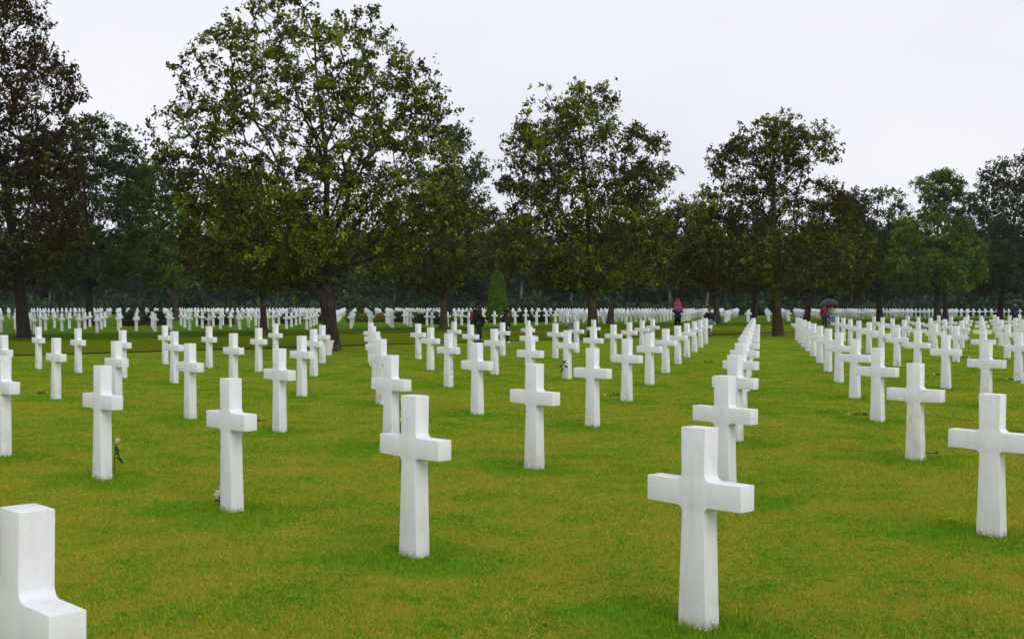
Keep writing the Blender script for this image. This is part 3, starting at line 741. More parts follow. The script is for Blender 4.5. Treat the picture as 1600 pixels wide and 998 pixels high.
# ---- shrubs of the flower bed between the second and third plots
def shrub(name, label, p, size, mat, seed, group='shrubs of the bed behind the second plot', per=900):
    r = np.random.default_rng(seed); rx, ry, h = size
    n = 90; th = r.uniform(0, 6.28, n); q = np.sqrt(r.random(n)); z = r.random(n) ** 0.8
    w = np.sqrt(np.maximum(0.05, 1 - z ** 2.2))
    C = np.stack([rx * q * w * np.cos(th), ry * q * w * np.sin(th), h * (0.08 + 0.86 * z)], 1)
    root = empty(name, p); tag(root, label, 'shrub', group)
    link('foliage', leaf_mesh('foliage', C, per // 30, 0.16, 0.13, mat, seed + 1, 0.45 + 0.3 * clump_noise(C, seed + 2, 2.0)), root)
    V, F = [], []
    for k in range(6):
        a = k * 1.05; tube(V, F, [(0, 0, -0.05), (0.3 * rx * math.cos(a), 0.3 * ry * math.sin(a), h * 0.4), (0.6 * rx * math.cos(a), 0.6 * ry * math.sin(a), h * 0.7)], [0.03, 0.02, 0.01], 5)
    link('stem', np_mesh('stem', V, F, M_BARK_DARK, True), root)
    return root
SHR = [(205, 509.5, 20, 491, 'h'), (242, 508.5, 50, 491, 'h'), (322, 507, 30, 494, 'h'), (348, 507, 34, 494, 'h'), (452, 505.5, 42, 494, 'h'), (492, 504, 30, 493, 'h'),
       (553, 503.5, 26, 492, 'o'), (572, 503, 20, 494, 'g'), (596, 503, 22, 494, 'g'), (624, 503, 24, 491.5, 'h'), (645, 502.5, 26, 492, 'g'), (672, 506.5, 46, 491, 'h'), (704, 505, 30, 496, 'o'), (733, 504.5, 36, 492, 'h'),
       (768, 504, 26, 493, 'o'), (792, 503.5, 24, 492, 'g'), (817, 504, 34, 491.5, 'h'), (846, 503, 28, 493, 'h')]
for k, (px, py, wpx, ty, c) in enumerate(SHR):
    mt = dict(h=M_LEAF_HEDGE, g=M_LEAF_GOLD, o=M_LEAF_YEW)[c]
    where = 'left of the biggest tree' if px < 510 else 'right of the biggest tree'
    lab = dict(h='low dark green shrub of the bed ', g='low shrub with golden yellow leaves in the bed ', o='low olive green shrub of the bed ')[c] + where
    p = ground(px, py); sc_ = p.y / FPX
    shrub('shrub', lab, p, (wpx * 0.5 * sc_, 0.9, (py - ty) * sc_ + 0.1), mt, 500 + 7 * k, per=1300)
shrub('shrub', 'pale yellow green bush at the wood edge, right of the umbrella couple', Vector((xat(1362, 168), 168, 0)), (2.3, 1.3, 1.7), M_LEAF_YEW, 777, None, 1500)

# ---- clipped cone topiary
def topiary():
    d = 104.0; r = np.random.default_rng(900)
    root = empty('cone_topiary', (xat(777.5, d), d, 0)); tag(root, 'tall clipped green cone of yew behind the hooded pair', 'topiary')
    H, Rb = 4.55, 1.08
    prof = lambda z: Rb * (1 - 0.46 * (z / (H - 0.8))) if z < H - 0.8 else Rb * 0.54 * math.sqrt(max(0, 1 - ((z - H + 0.8) / 0.8) ** 2))
    V, F = [], []
    zs = [0, 0.1, 0.6, 1.2, 1.8, 2.4, 3.0, 3.5, H - 0.8, H - 0.5, H - 0.25, H - 0.08]
    tube(V, F, [(0, 0, z) for z in zs], [max(0.05, prof(z) - 0.10) for z in zs], 20)
    C = []
    for k in range(3000):
        z = r.uniform(0.03, H); q = max(0.02, prof(z) - 0.05); a = r.uniform(0, 6.28); C.append((q * math.cos(a), q * math.sin(a), z))
    C = np.array(C)
    link('clipped_foliage', leaf_mesh('clipped_foliage', C, 5, 0.045, 0.12, M_LEAF_YEW, 901, 0.5 + 0.2 * clump_noise(C, 902, 2.5)), root)
    link('dense_core', np_mesh('dense_core', V, F, M_LEAF_YEW, True), root)
topiary()
# ---- fallen leaves on the lawn
def litter():
    r = np.random.default_rng(61); n = 130
    y = 5 * (75 / 5) ** r.random(n); x = (r.random(n) * 2 - 1) * (0.45 * y + 1)
    C = np.stack([x, y, 0.022 + 0.01 * r.random(n) + np.where(y > 34, 0.03, 0)], 1)
    return leaf_mesh('fallen_leaves', C, 1, 0.0, 0.034, leaf_mat('leaf_fallen', [(0.0, (0.10, 0.05, 0.02)), (0.5, (0.20, 0.13, 0.05)), (1.0, (0.42, 0.36, 0.22))], 0.1), 62, r.random(n))
tag(link('fallen_leaves', litter()), 'sparse fallen leaves and petals scattered over the lawn', 'leaf litter', kind='stuff')

# ------------------------------------------------------------------ people and small things
def skin_mesh(name, pts, edges, mat, root=0, sub=1, merge=None):
    """pts: list of (co, rx, ry); one continuous surface grown round a skeleton"""
    me = bpy.data.meshes.new(name)
    me.from_pydata([p[0] for p in pts], edges, [])
    o = bpy.data.objects.new(name + '_tmp', me); COL.objects.link(o)
    sm = o.modifiers.new('skin', 'SKIN'); sm.use_smooth_shade = True; sm.branch_smoothing = 0.6
    lay = me.skin_vertices[0].data if len(me.skin_vertices) else None
    if lay is None:
        bm = bmesh.new(); bm.from_mesh(me); bm.verts.layers.skin.verify(); bm.to_mesh(me); bm.free(); lay = me.skin_vertices[0].data
    for k, p in enumerate(pts):
        lay[k].radius = (p[1], p[2]); lay[k].use_root = (k == root)
    if sub:
        ss = o.modifiers.new('sub', 'SUBSURF'); ss.levels = sub; ss.render_levels = sub
    dg = bpy.context.evaluated_depsgraph_get(); dg.update()
    out = bpy.data.meshes.new_from_object(o.evaluated_get(dg)); out.name = name
    bpy.data.objects.remove(o); bpy.data.meshes.remove(me)
    out.materials.clear(); out.materials.append(mat)
    out.polygons.foreach_set('use_smooth', np.ones(len(out.polygons), bool))
    return out
M_SKIN = cloth_mat('skin', (0.52, 0.33, 0.25), 0.5, 0.08)
M_BLACK = cloth_mat('black_cloth', (0.012, 0.012, 0.015), 0.6, 0.3)
M_NAVY = cloth_mat('navy_cloth', (0.014, 0.020, 0.045), 0.6, 0.3)
M_BLUE = cloth_mat('rain_blue', (0.008, 0.016, 0.055), 0.4, 0.3)
M_DENIM = cloth_mat('denim', (0.13, 0.22, 0.30), 0.8, 0.25)
M_CHAR = cloth_mat('charcoal_cloth', (0.035, 0.035, 0.045), 0.8, 0.25)
M_RED = cloth_mat('red_cloth', (0.36, 0.012, 0.022), 0.6, 0.2)
M_BEIGE = cloth_mat('beige_cloth', (0.46, 0.35, 0.25), 0.75, 0.12)
M_PINK = cloth_mat('pink_cloth', (0.62, 0.10, 0.30), 0.6, 0.2)
M_OXB = cloth_mat('oxblood_leather', (0.13, 0.028, 0.020), 0.4, 0.25)
M_HAIR_R = cloth_mat('auburn_hair', (0.22, 0.075, 0.035), 0.5, 0.3, 60)
M_HAIR_D = cloth_mat('dark_hair', (0.03, 0.02, 0.015), 0.5, 0.3, 60)
M_TEAL = cloth_mat('teal_plastic', (0.10, 0.36, 0.30), 0.4, 0.15)
M_WHITE = cloth_mat('white_rubber', (0.75, 0.75, 0.74), 0.5, 0.08)
M_EYE = cloth_mat('eye', (0.03, 0.025, 0.02), 0.2, 0.1)
M_STEEL = cloth_mat('steel_grey', (0.30, 0.31, 0.32), 0.35, 0.1)
def leggings_mat():
    m, nt, lk, b = new_mat('patterned_leggings', 0.8, 0.1)
    t = N(nt, 'ShaderNodeTexCoord'); v = N(nt, 'ShaderNodeTexVoronoi'); v.inputs['Scale'].default_value = 16; lk.new(t.outputs['Object'], v.inputs['Vector'])
    r = ramp(nt, [(0.42, (0.7, 0.7, 0.7)), (0.5, (0.03, 0.03, 0.035))]); lk.new(v.outputs['Distance'], r.inputs['Fac']); lk.new(r.outputs['Color'], b.inputs['Base Color'])
    return m
M_LEGG = leggings_mat()

POSE0 = dict(pelvis=(0, 0, 0.95), spine=(0, 0, 1.17), chest=(0, 0.01, 1.36), neck=(0, 0.0, 1.50), head=(0, 0.03, 1.63), crown=(0, 0.02, 1.72),
             sl=(-0.18, 0, 1.42), el=(-0.24, -0.03, 1.14), wl=(-0.25, 0.06, 0.90), sr=(0.18, 0, 1.42), er=(0.24, -0.03, 1.14), wr=(0.25, 0.06, 0.90),
             hl=(-0.095, 0, 0.92), kl=(-0.105, 0.02, 0.50), al=(-0.105, -0.02, 0.09), tl=(-0.12, 0.15, 0.035),
             hr=(0.095, 0, 0.92), kr=(0.105, 0.02, 0.50), ar=(0.105, -0.02, 0.09), tr=(0.12, 0.15, 0.035))
def person(label, loc, rz, height, pose=None, top=M_BLACK, legs=M_BLACK, shoes=M_BLACK, hem=0.80, hood=None, hair=None, hair_len=0.0, bulk=1.0, group=None, skirt=None, sit=False):
    root = empty('person', loc, rz); tag(root, label, 'person', group)
    s = height / 1.75; root.scale = (s, s, s)
    J = {k: Vector(v) for k, v in POSE0.items()}
    if pose: J.update({k: Vector(v) for k, v in pose.items()})
    # body: one continuous figure with fingers
    pts, ed, ix = [], [], {}
    def v(k, rx, ry=None): pts.append((tuple(J[k]), rx, ry or rx)); ix[k] = len(pts) - 1
    for k, a, b_ in (('pelvis', .125, .10), ('spine', .115, .09), ('chest', .135, .10), ('neck', .055, .055), ('head', .078, .092), ('crown', .062, .072), ('sl', .062, .06), ('el', .043, .043), ('wl', .028, .024), ('sr', .062, .06), ('er', .043, .043), ('wr', .028, .024),
                     ('hl', .088, .088), ('kl', .055, .055), ('al', .036, .036), ('tl', .034, .028), ('hr', .088, .088), ('kr', .055, .055), ('ar', .036, .036), ('tr', .034, .028)): v(k, a, b_)
    for a, b_ in (('pelvis', 'spine'), ('spine', 'chest'), ('chest', 'neck'), ('neck', 'head'), ('head', 'crown'), ('chest', 'sl'), ('sl', 'el'), ('el', 'wl'), ('chest', 'sr'), ('sr', 'er'), ('er', 'wr'),
                  ('pelvis', 'hl'), ('hl', 'kl'), ('kl', 'al'), ('al', 'tl'), ('pelvis', 'hr'), ('hr', 'kr'), ('kr', 'ar'), ('ar', 'tr')): ed.append((ix[a], ix[b_]))
    for w, e, sg in (('wl', 'el', -1), ('wr', 'er', 1)):
        d = (J[w] - J[e]).normalized(); f = Vector((0, 1, 0)); f = (f - d * f.dot(d)); f = f.normalized() if f.length > .1 else Vector((0, 0, 1)); n = d.cross(f)
        palm = J[w] + d * 0.055; pts.append((tuple(palm), .034, .018)); pi = len(pts) - 1; ed.append((ix[w], pi))
        for q, (off, ln) in enumerate(((-.027, .072), (-.009, .083), (.009, .078), (.027, .062))):
            k0 = palm + d * 0.04 + f * off; k1 = k0 + d * ln * .5 + n * .01 * sg; k2 = k0 + d * ln * .9 + n * .03 * sg
            for kk, rr in ((k0, .0095), (k1, .0085), (k2, .007)): pts.append((tuple(kk), rr, rr))
            m = len(pts); ed += [(pi, m - 3), (m - 3, m - 2), (m - 2, m - 1)]
        t0 = palm - d * .01 + f * .035; t1 = t0 + d * .04 + f * .014
        for kk, rr in ((t0, .011), (t1, .009)): pts.append((tuple(kk), rr, rr))
        m = len(pts); ed += [(pi, m - 2), (m - 2, m - 1)]
    body = link('body', skin_mesh('body', pts, ed, M_SKIN, 0, 1), root)
    # face
    up = (J['crown'] - J['neck']).normalized(); fw = Vector((0, 1, 0)); fw = (fw - up * fw.dot(up)).normalized(); sd = fw.cross(up)
    bm = bmesh.new(); H = J['head']
    def blob(c, s3, rot=0):
        r_ = bmesh.ops.create_uvsphere(bm, u_segments=8, v_segments=6, radius=1); bmesh.ops.transform(bm, matrix=Matrix.Translation(c) @ Matrix.Diagonal((*s3, 1)), verts=r_['verts'])
    blob(H + fw * .088 - up * .005, (.013, .022, .026)); blob(H + sd * .079, (.012, .022, .03)); blob(H - sd * .079, (.012, .022, .03))
    link('face_features', bm_mesh('face_features', bm, M_SKIN, R(60)), root)
    for sg in (-1, 1):
        bm = bmesh.new(); blob(H + fw * .083 + sd * .03 * sg + up * .018, (.012, .008, .008)); link('eye', bm_mesh('eye', bm, M_EYE, R(60)), root)
    bm = bmesh.new(); blob(H + fw * .082 - up * .045, (.024, .008, .006)); link('mouth', bm_mesh('mouth', bm, M_RED, R(60)), root)
    # trousers and shoes
    B = bulk * 1.3
    P = [(tuple(J['pelvis']), .145 * B, .12 * B)]; E2 = []
    for h, k, a in (('hl', 'kl', 'al'), ('hr', 'kr', 'ar')):
        n0 = len(P); P += [(tuple(J[h]), .102 * B, .102 * B), (tuple(J[k]), .098, .098), (tuple(J[a] + Vector((0, 0, .015))), .078, .078)]
        E2 += [(0, n0), (n0, n0 + 1), (n0 + 1, n0 + 2)]
    link('trousers', skin_mesh('trousers', P, E2, legs, 0, 1), root)
    for a, t in (('al', 'tl'), ('ar', 'tr')):
        d = (J[t] - J[a]); heel = J[a] - Vector((d.x, d.y, 0)) * .28; heel.z = J[t].z
        link('shoe', skin_mesh('shoe', [(tuple(heel), .042, .036), (tuple((J[a] + J[t]) / 2 - Vector((0, 0, .012))), .048, .044), (tuple(J[t]), .044, .032)], [(0, 1), (1, 2)], shoes, 1, 1), root)
    # jacket
    hemv = J['pelvis'].lerp(J['spine'], 0); hemv = Vector((hemv.x, hemv.y, J['pelvis'].z - (0.95 - hem)))
    P = [(tuple(J['spine']), .155 * B, .13 * B), (tuple(J['pelvis']), .17 * B, .14 * B), (tuple(hemv), .172 * B, .142 * B), (tuple(J['chest']), .17 * B, .135 * B), (tuple(J['neck'] - Vector((0, 0, .0))), .105, .10)]
    E2 = [(0, 1), (1, 2), (0, 3), (3, 4)]
    for s_, e, w in (('sl', 'el', 'wl'), ('sr', 'er', 'wr')):
        n0 = len(P); P += [(tuple(J[s_]), .083 * B, .08 * B), (tuple(J[e]), .064 * B, .064 * B), (tuple(J[w]), .062, .06)]
        E2 += [(3, n0), (n0, n0 + 1), (n0 + 1, n0 + 2)]
    jk = link('jacket', skin_mesh('jacket', P, E2, top, 0, 1), root)
    if skirt:
        q = J['pelvis']; link('tunic', skin_mesh('tunic', [((q.x, q.y, q.z - .02), .172 * B, .15 * B), ((q.x, q.y, q.z - .14), .182 * B, .16 * B), ((q.x, q.y, q.z - .24), .18 * B, .158 * B)], [(0, 1), (1, 2)], skirt, 0, 1), root)
    if hood:
        link('hood', skin_mesh('hood', [(tuple(J['neck'] - fw * .02), .14, .13), (tuple(H - fw * .03), .148, .15), (tuple(J['crown'] - fw * .03), .118, .125)], [(0, 1), (1, 2)], hood, 1, 1), root)
    if hair:
        Q = [(tuple(J['crown'] - fw * .018 + up * .012), .098, .105), (tuple(H - fw * .035 + up * .02), .115, .115)]
        if hair_len: Q.append((tuple(H - fw * .05 - up * hair_len), .07, .05))
        link('hair', skin_mesh('hair', Q, [(k, k + 1) for k in range(len(Q) - 1)], hair, 1, 1), root)
    root['_s'] = s
    return root, J, s

def walk(l=0.22, r=-0.22):
    return dict(kl=(-0.10, 0.10 + l * .35, 0.51), al=(-0.10, l, 0.10), tl=(-0.11, l + .16, 0.04), kr=(0.10, 0.06 + r * .2, 0.50), ar=(0.10, r, 0.13), tr=(0.11, r + .14, 0.04))
G = ground
p = G(746, 534.5)
w1, J1, s1 = person('person in black hooded coat and navy tunic carrying an oxblood bag, walking right', p, R(-62), 1.74,
       dict(walk(.2, -.2), wr=(0.27, 0.22, 0.98), er=(0.25, 0.0, 1.15), head=(0, .07, 1.62), crown=(0, .06, 1.71), el=(-0.25, -.06, 1.15), wl=(-0.25, .03, .95)), M_BLACK, M_BLACK, M_BLACK, hem=0.86, hood=M_BLACK, bulk=1.28, skirt=M_NAVY)
p = G(789, 536.5)
w2, J2, s2 = person('shorter person in black hooded jacket with white shoes, behind the hooded coat wearer', p, R(-70), 1.42,
       dict(walk(.18, -.16), head=(0, .10, 1.60), crown=(0, .10, 1.69), neck=(0, .04, 1.49)), M_BLACK, M_BLACK, M_WHITE, hem=0.74, hood=M_BLACK, bulk=1.2)
p = G(1059, 518.5)
w3, J3, s3 = person('person in dark jacket seen from behind, carrying a child in pink on the shoulders', p, R(4), 1.70,
       dict(walk(.10, -.16), el=(-0.27, .02, 1.20), wl=(-0.14, .2, 1.34), er=(0.27, .02, 1.20), wr=(0.14, .2, 1.34), head=(0, .10, 1.64), crown=(0, .11, 1.73)), M_NAVY, M_BLACK, M_BLACK, hem=0.84, hair=M_HAIR_D, bulk=1.08)
# white device on the back of the jacket
bm = bmesh.new()
jb = -0.165
for c, sz in (((-.06, jb, 1.325), (.018, .012, .085)), ((-.01, jb - .003, 1.322), (.085, .012, .022)), ((.045, jb, 1.318), (.018, .012, .10)), ((.068, jb + .004, 1.318), (.012, .012, .06))): box(bm, c, sz, bevel=.003)
link('white_emblem', bm_mesh('white_emblem', bm, M_WHITE), w3)
sk = s3 * 1.0
child, Jc, sc_ = person('small child in a pink hooded raincoat riding on the shoulders', Vector((p.x, p.y - 0.02, 1.44 * s3 - 0.93 * 0.709)), R(4), 1.24,
       dict(kl=(-.17, .30, .88), al=(-.15, .28, .52), tl=(-.15, .38, .47), kr=(.17, .30, .88), ar=(.15, .28, .52), tr=(.15, .38, .47), hl=(-.13, .05, .92), hr=(.13, .05, .92), el=(-.24, .12, 1.2), wl=(-.1, .28, 1.22), er=(.24, .12, 1.2), wr=(.1, .28, 1.22), crown=(0, .02, 1.74)), M_PINK, M_PINK, M_PINK, hem=0.86, hood=M_PINK, bulk=1.28)
p = G(1108.5, 526)
w5, J5, s5 = person('girl with auburn hair, dark jacket and black and white leggings', p, R(-25), 1.50,
       dict(walk(.08, -.08), wr=(.24, .16, .95), el=(-.27, -.12, 1.17), wl=(-.2, .08, 1.12)), M_BLACK, M_LEGG, M_BLACK, hem=0.72, hair=M_HAIR_R, hair_len=.10, bulk=1.12)
p = G(1288, 514.5)
w6, J6, s6 = person('person in red jacket and dark trousers under the dark umbrella', p, R(176), 1.66,
       dict(walk(.06, -.08), el=(-.24, .06, 1.16), wl=(-.06, .24, 1.22)), M_RED, M_CHAR, M_BLACK, hem=0.74, hair=M_HAIR_D, bulk=1.15)
w7, J7, s7 = person('person in beige jacket and blue jeans holding the dark umbrella', p + Vector((0.46, 0.02, 0)), R(182), 1.68,
       dict(walk(-.06, .08), er=(.20, .10, 1.15), wr=(.04, .27, 1.23), el=(-.22, .06, 1.14), wl=(.04, .25, 1.16)), M_BEIGE, M_DENIM, M_CHAR, hem=0.76, hair=M_HAIR_R, hair_len=.16, bulk=1.15)
p8 = G(1586.5, 508)
w8, J8, s8 = person('person in dark blue raincoat seen from behind at the right edge', p8, R(-8), 1.84,
       dict(walk(.1, -.1), er=(.24, .10, 1.16), wr=(.20, .26, 1.32)), M_BLUE, M_BLUE, M_BLACK, hem=0.50, hair=M_HAIR_D, bulk=1.2)

def umbrella(label, grip, top, rad, rise, col):
    """grip and top in world space; canopy of eight gores with scalloped edge, shaft, ribs, handle"""
    ax = (top - grip); L = ax.length
    root = empty('umbrella', grip); root.rotation_euler = ax.to_track_quat('Z', 'Y').to_euler(); tag(root, label, 'umbrella')
    V, F = [], []; ns, nr = 48, 7
    def pt(k, j, dz=0.0):
        a = 2 * math.pi * k / ns; t = j / nr
        gore = abs(((k / ns * 8) % 1) - 0.5) * 2           # 1 at rib, 0 mid gore
        rr = rad * t * (1 - 0.045 * (1 - gore) * t); zz = L - rise * (t ** 1.75) - 0.018 * (1 - gore) * t + dz
        return (rr * math.cos(a), rr * math.sin(a), zz)
    for dz in (0.0, -0.006):
        base = len(V)
        for j in range(1, nr + 1):
            for k in range(ns): V.append(pt(k, j, dz))
        for j in range(nr - 1):
            for k in range(ns): F.append((base + j * ns + k, base + j * ns + (k + 1) % ns, base + (j + 1) * ns + (k + 1) % ns, base + (j + 1) * ns + k))
        V.append((0, 0, L + dz)); c = len(V) - 1
        for k in range(0, ns, 2): F.append((c, base + k, base + k + 1, base + (k + 2) % ns))
    link('canopy', np_mesh('canopy', V, F, col, True), root)
    link('shaft', tube_mesh('shaft', [(0, 0, -0.05), (0, 0, L + 0.07)], [.007, .005], M_STEEL), root)
    link('handle', tube_mesh('handle', [(0, 0, .04), (0, 0, -.1), (.015, 0, -.15), (.045, 0, -.165), (.07, 0, -.14)], [.014] * 5, M_BLACK), root)
    for k in range(8):
        a = 2 * math.pi * k / 8
        V, F = [], []
        tube(V, F, [(rad * t * math.cos(a), rad * t * math.sin(a), L - rise * t ** 1.75 - .012) for t in (0.02, .3, .6, .8, 1)], [.004] * 5, 5)
        link('rib', np_mesh('rib', V, F, M_STEEL, True), root)
hand = w7.matrix_basis @ Vector((0, 0, 0))
gp = Vector((p.x + 0.30, p.y - 0.30, 1.20))
umbrella('dark blue grey umbrella held over the red and beige couple', gp, gp + Vector((-.13, -.02, .86)), .68, .40, cloth_mat('umbrella_slate', (0.016, 0.019, 0.027), 0.4, 0.15))
gp = Vector((p8.x + .26, p8.y + .22, 1.42))
umbrella('black umbrella cut by the right edge, held by the blue raincoat wearer', gp, gp + Vector((.08, 0, .66)), .62, .26, M_BLACK)

def handbag(name, label, loc, sz, mat, rz=0.0):
    root = empty(name, loc, rz); tag(root, label, 'bag')
    bm = bmesh.new(); box(bm, (0, 0, 0), sz, bevel=min(sz) * .28)
    for v in bm.verts:
        if v.co.z > 0: v.co.x *= .86; v.co.y *= .7
    link('pouch', bm_mesh('pouch', bm, mat, R(50)), root)
    h = sz[2] / 2
    link('strap', tube_mesh('strap', [(-sz[0] * .36, 0, h * .8), (-sz[0] * .3, 0, h + .12), (0, 0, h + .2), (sz[0] * .3, 0, h + .12), (sz[0] * .36, 0, h * .8)], [.009] * 5, mat), root)
pw = G(746, 534.5)
handbag('handbag', 'oxblood shoulder bag at the left hip of the hooded coat wearer', Vector((pw.x - .235, pw.y - .08, 1.10)), (.13, .30, .34), M_OXB, R(-20))
pg = G(1108.5, 526)
handbag('carrier_bag', 'small teal bag in the right hand of the auburn haired girl', Vector((pg.x + .27, pg.y + .06, .66)), (.16, .08, .18), M_TEAL, R(20))

# ---- bench, planter, board, stakes
M_CONC = cloth_mat('weathered_concrete', (0.20, 0.18, 0.155), 0.9, 0.3, 6)
def bench():
    c = G(882, 513.8); root = empty('stone_bench', c, R(6)); tag(root, 'low weathered stone bench on the grass alley by the central tree', 'bench')
    bm = bmesh.new(); box(bm, (0, 0, .375), (1.9, .5, .10), bevel=.012); link('seat', bm_mesh('seat', bm, M_CONC), root)
    for x in (-.62, .42):
        bm = bmesh.new(); box(bm, (x, 0, .14), (.34, .40, .368), bevel=.01); link('support', bm_mesh('support', bm, M_CONC), root)
bench()
def planter():
    c = G(512.2, 555.0); root = empty('planter', c, R(-40)); tag(root, 'white tapered square planter with a rim, at the foot of the biggest tree', 'planter')
    mt = cloth_mat('white_concrete', (0.72, 0.70, 0.68), 0.7, 0.06, 12)
    def frustum(z0, z1, a0, a1, bev, inner=None):
        bm = bmesh.new()
        q = [[bm.verts.new((sx * a, sy * a, z)) for sx, sy in ((-1, -1), (1, -1), (1, 1), (-1, 1))] for a, z in ((a0, z0), (a1, z1))]
        for k in range(4): bm.faces.new((q[0][k], q[0][(k + 1) % 4], q[1][(k + 1) % 4], q[1][k]))
        bm.faces.new(q[0][::-1])
        if inner:
            i1 = [bm.verts.new((v.co.x * inner, v.co.y * inner, z1)) for v in q[1]]; i0 = [bm.verts.new((v.co.x * inner, v.co.y * inner, z1 - .06)) for v in q[1]]
            for k in range(4):
                bm.faces.new((q[1][k], q[1][(k + 1) % 4], i1[(k + 1) % 4], i1[k])); bm.faces.new((i1[k], i1[(k + 1) % 4], i0[(k + 1) % 4], i0[k]))
            bm.faces.new(i0)
        else: bm.faces.new(q[1])
        return bm
    link('pot', bm_mesh('pot', frustum(.04, .43, .082, .128, .01), mt), root)
    link('rim', bm_mesh('rim', frustum(.425, .485, .142, .148, .01, .82), mt), root)
    link('foot', bm_mesh('foot', frustum(-.05, .045, .095, .095, .01), cloth_mat('cream_base', (.6, .52, .4), .8, .1)), root)
planter()
def stake(px, py, h, label):
    c = G(px, py); root = empty('stake', c); tag(root, label, 'stake', 'thin dark stakes in the second plot')
    link('rod', tube_mesh('rod', [(0, 0, -.1), (.01, 0, h * .6), (.015, 0, h)], [.03, .028, .025], M_BARK_DARK), root)
stake(387.4, 514.0, .52, 'thin dark stake among the crosses left of the biggest tree')
stake(584.6, 510.5, .5, 'thin dark stake just right of the biggest tree')
stake(611.5, 511.0, .5, 'thin dark stake right of the file that runs back beside the biggest tree')
c = G(453.5, 507); root = empty('notice_board', c, R(5)); tag(root, 'small plain grey board on a post among the far crosses', 'board')
bm = bmesh.new(); box(bm, (0, -.02, 1.12), (.34, .04, .30), bevel=.006); link('panel', bm_mesh('panel', bm, cloth_mat('grey_panel', (.16, .165, .17), .6, .1)), root)
link('post', tube_mesh('post', [(0, .02, -.1), (0, .02, 1.1)], [.03, .03], M_STEEL), root)

# ---- flowers left at the crosses
M_STEM = cloth_mat('flower_stem', (0.030, 0.065, 0.020), .6, .3); M_RLEAF = cloth_mat('flower_leaf', (0.028, 0.075, 0.032), .4, .3)
PET = dict(pink=cloth_mat('petal_pink', (.82, .62, .52), .6, .15, 40), yellow=cloth_mat('petal_yellow', (.80, .58, .16), .6, .15, 40), cream=cloth_mat('petal_cream', (.78, .66, .56), .6, .1, 40),
           white=cloth_mat('petal_white', (.8, .78, .76), .6, .06, 40), red=cloth_mat('petal_dark_red', (.20, .02, .03), .6, .2, 40))
def bloom_bm(rad, seed):
    """overlapping cupped petals round a bud"""
    r_ = np.random.default_rng(seed); bm = bmesh.new()
    for ring, (n, op) in enumerate(((3, .25), (5, .55), (6, .95))):
        for k in range(n):
            a0 = 2 * math.pi * (k + ring * .37) / n; rows = []
            for iz in range(5):
                t = iz / 4; row = []
                for iw in range(5):
                    wv = (iw / 4 - .5); wid = 2.1 * math.sin(math.pi * (.14 + .74 * t)) / n * 1.9
                    a = a0 + wv * wid; q = rad * (.18 + (.30 + .5 * op) * t ** .8 * (1 + .18 * r_.normal(0, .3)) - .06 * (abs(wv) * 2) ** 2)
                    row.append(bm.verts.new((q * math.cos(a), q * math.sin(a), rad * (1.75 * t - .35 * op * t * t))))
                rows.append(row)
            for iz in range(4):
                for iw in range(4): bm.faces.new((rows[iz][iw], rows[iz][iw + 1], rows[iz + 1][iw + 1], rows[iz + 1][iw]))
    return bm
def leaf_part(parent, p0, d, ln, wd, seed):
    bm = bmesh.new(); d = d.normalized(); s_ = d.cross(Vector((0, .8, .55)))
    if s_.length < .1: s_ = Vector((1, 0, 0))
    s_.normalize(); n_ = s_.cross(d)
    L = []
    for k in range(6):
        t = k / 5; w = wd * math.sin(math.pi * (t * .92 + .04)) ** .8; c_ = p0 + d * ln * t - Vector((0, 0, 1)) * ln * .25 * t * t
        L.append([bm.verts.new(c_ - s_ * w + n_ * w * .4), bm.verts.new(c_), bm.verts.new(c_ + s_ * w + n_ * w * .4)])
    for k in range(5):
        for q in (0, 1): bm.faces.new((L[k][q], L[k][q + 1], L[k + 1][q + 1], L[k + 1][q]))
    link('leaf', bm_mesh('leaf', bm, M_RLEAF, R(80)), parent)
def flower(label, foot, path, col, rad, leaves, seed, blooms=None, cat='flower', name='rose'):
    """path: local stem points from foot; the bloom sits at its end"""
    root = empty(name, foot); tag(root, label, cat, 'flowers left at the crosses')
    pts = [Vector(q) for q in path]
    link('stem', tube_mesh('stem', pts, [.0055] * len(pts), M_STEM, 6), root)
    bl = blooms or [pts[-1]]
    dirv = (pts[-1] - pts[-2]).normalized()
    for k, b_ in enumerate(bl):
        o = link('bloom', bm_mesh('bloom', bloom_bm(rad, seed + k), PET[col], R(80)), root); o.location = b_
        o.rotation_euler = (dirv + Vector((.25 * math.sin(k * 2.1), .25 * math.cos(k * 1.7), .1)) * (1 if blooms else 0)).to_track_quat('Z', 'Y').to_euler()
    for (p0, d, ln, wd) in leaves: leaf_part(root, Vector(p0), Vector(d), ln, wd, seed)
def foot(i, j, du, dv, z=0.0):
    p_ = O0 + i * ROW + j * FILE; ux = np.array([math.cos(TH), -math.sin(TH)]); uy = np.array([math.sin(TH), math.cos(TH)])
    q = p_ + ux * du + uy * dv; return Vector((q[0], q[1], z))
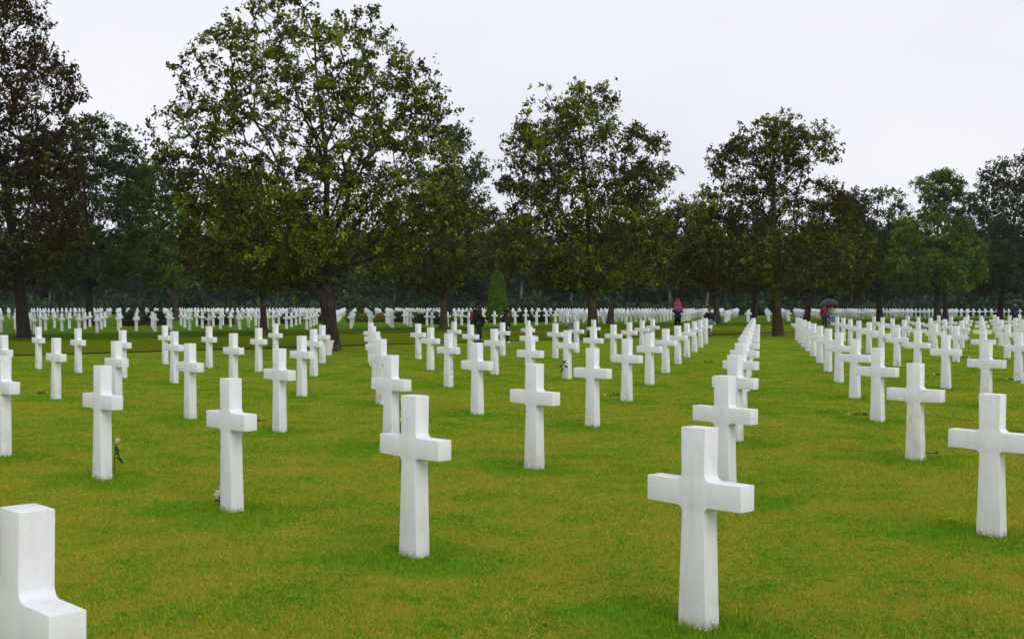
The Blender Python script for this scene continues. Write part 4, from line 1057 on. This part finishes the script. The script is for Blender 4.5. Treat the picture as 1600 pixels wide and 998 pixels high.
# measured from the photograph: pink rose beside the fourth cross
f0 = G(178.6, 742.5)
flower('pink rose with green leaves standing at the right side of a cross on the left', f0, [(0, 0, -.02), (.004, 0, .16), (.008, 0, .28), (.022, 0, .315)], 'pink', .032,
       [((.010, 0, .29), (.35, .1, -.8), .075, .018), ((.02, 0, .18), (.8, -.1, -.5), .085, .024), ((.008, 0, .22), (.5, .3, -.3), .05, .014)], 1)
f0 = G(343.2, 794.0)
flower('bunch of cream roses behind the left foot of a cross', f0, [(0, 0, -.02), (.0, 0, .08), (-.004, 0, .12)], 'cream', .036, [((0, 0, .05), (.3, .5, .3), .06, .016), ((0, 0, .06), (-.6, .1, .2), .05, .015)], 11,
       blooms=[Vector((-.006, 0, .10)), Vector((.012, .012, .125)), Vector((-.014, .01, .075)), Vector((.02, -.004, .085))], cat='flowers', name='rose_bunch')
f0 = Vector((xat(625.4, 11.75), 11.75, 0))
flower('yellow rose with a long stem leaning on a cross behind the tall middle cross', f0, [(0, 0, -.02), (-.004, 0, .25), (0, 0, .44), (.004, 0, .50)], 'yellow', .028, [((0, 0, .36), (.3, 0, .6), .08, .014), ((0, 0, .40), (.2, 0, -.8), .08, .014), ((0, 0, .62), (0, 0, .8), .05, .006)], 21)
f0 = foot(2, 4, .02, -.075)
flower('dark red flower with leaves tied against the shaft of a cross', f0, [(0, 0, -.02), (-.01, 0, .2), (-.02, 0, .35)], 'red', .045, [((-.03, 0, .33), (-.8, -.2, -.3), .10, .03), ((-.02, 0, .30), (.7, -.2, -.2), .10, .03), ((-.04, 0, .26), (-.5, -.1, -.8), .10, .025)], 31)
LYING = [('yellow rose lying on the grass between the middle crosses', 948, 619, 'yellow', .035, .3, 1), ('yellow rose lying on the grass left of the stained cross', 1330, 650, 'yellow', .04, .3, 1),
         ('dark red flower lying on the grass right of the centre file', 1104, 567, 'red', .05, .22, 1), ('yellow flower lying on the grass behind the stained cross', 1462, 587, 'yellow', .05, .12, 1),
         ('yellow flower lying on the grass near the right edge', 1575, 594, 'yellow', .05, .12, 1), ('white flower lying on the grass beside the smaller yellow one at the right', 1584, 593, 'white', .035, .1, 1),
         ('white flower with dark leaves lying by the crosses on the right', 1512, 560, 'white', .05, .25, -1), ('white flower head fixed at the arm of a cross on the right', 1513, 531, 'white', .09, .1, 1),
         ('wilted stem lying right of the cross with the cream roses', 414, 660, 'red', .012, .32, -1), ('wilted stem lying left of the file of crosses at centre left', 569, 571, 'red', .02, .3, 1),
         ('small wilted flower lying left of a cross near the left edge', 72, 616, 'white', .02, .16, -1), ('dark wilted flower lying at the foot of the stained cross', 1458, 711, 'red', .03, .2, -1)]
for k, (lab, px, py, col, rad, ln, sg) in enumerate(LYING):
    rad *= .75
    c = G(px, py) if py != 531 else G(1513, 551)
    if py == 531:
        h = zat(1513, 531, c.y)
        flower(lab, c, [(0, 0, -.02), (0.01, 0, h * .6), (0, 0, h)], col, rad, [((0, 0, h * .8), (.5, 0, .3), .1, .03)], 60 + k, cat='flower'); continue
    flower(lab, c + Vector((0, 0, .012)), [(sg * ln, .05, 0.0), (sg * ln * .5, .01, .012), (0, 0, .012), (-sg * .015, -.005, .016)], col, rad, [((sg * ln * .35, 0, .015), (sg * .4, .5, .3), .10, .024), ((sg * ln * .55, 0, .015), (sg * .6, -.5, .2), .09, .022), ((sg * ln * .2, 0, .015), (sg * .3, -.6, .25), .08, .02)], 60 + k)
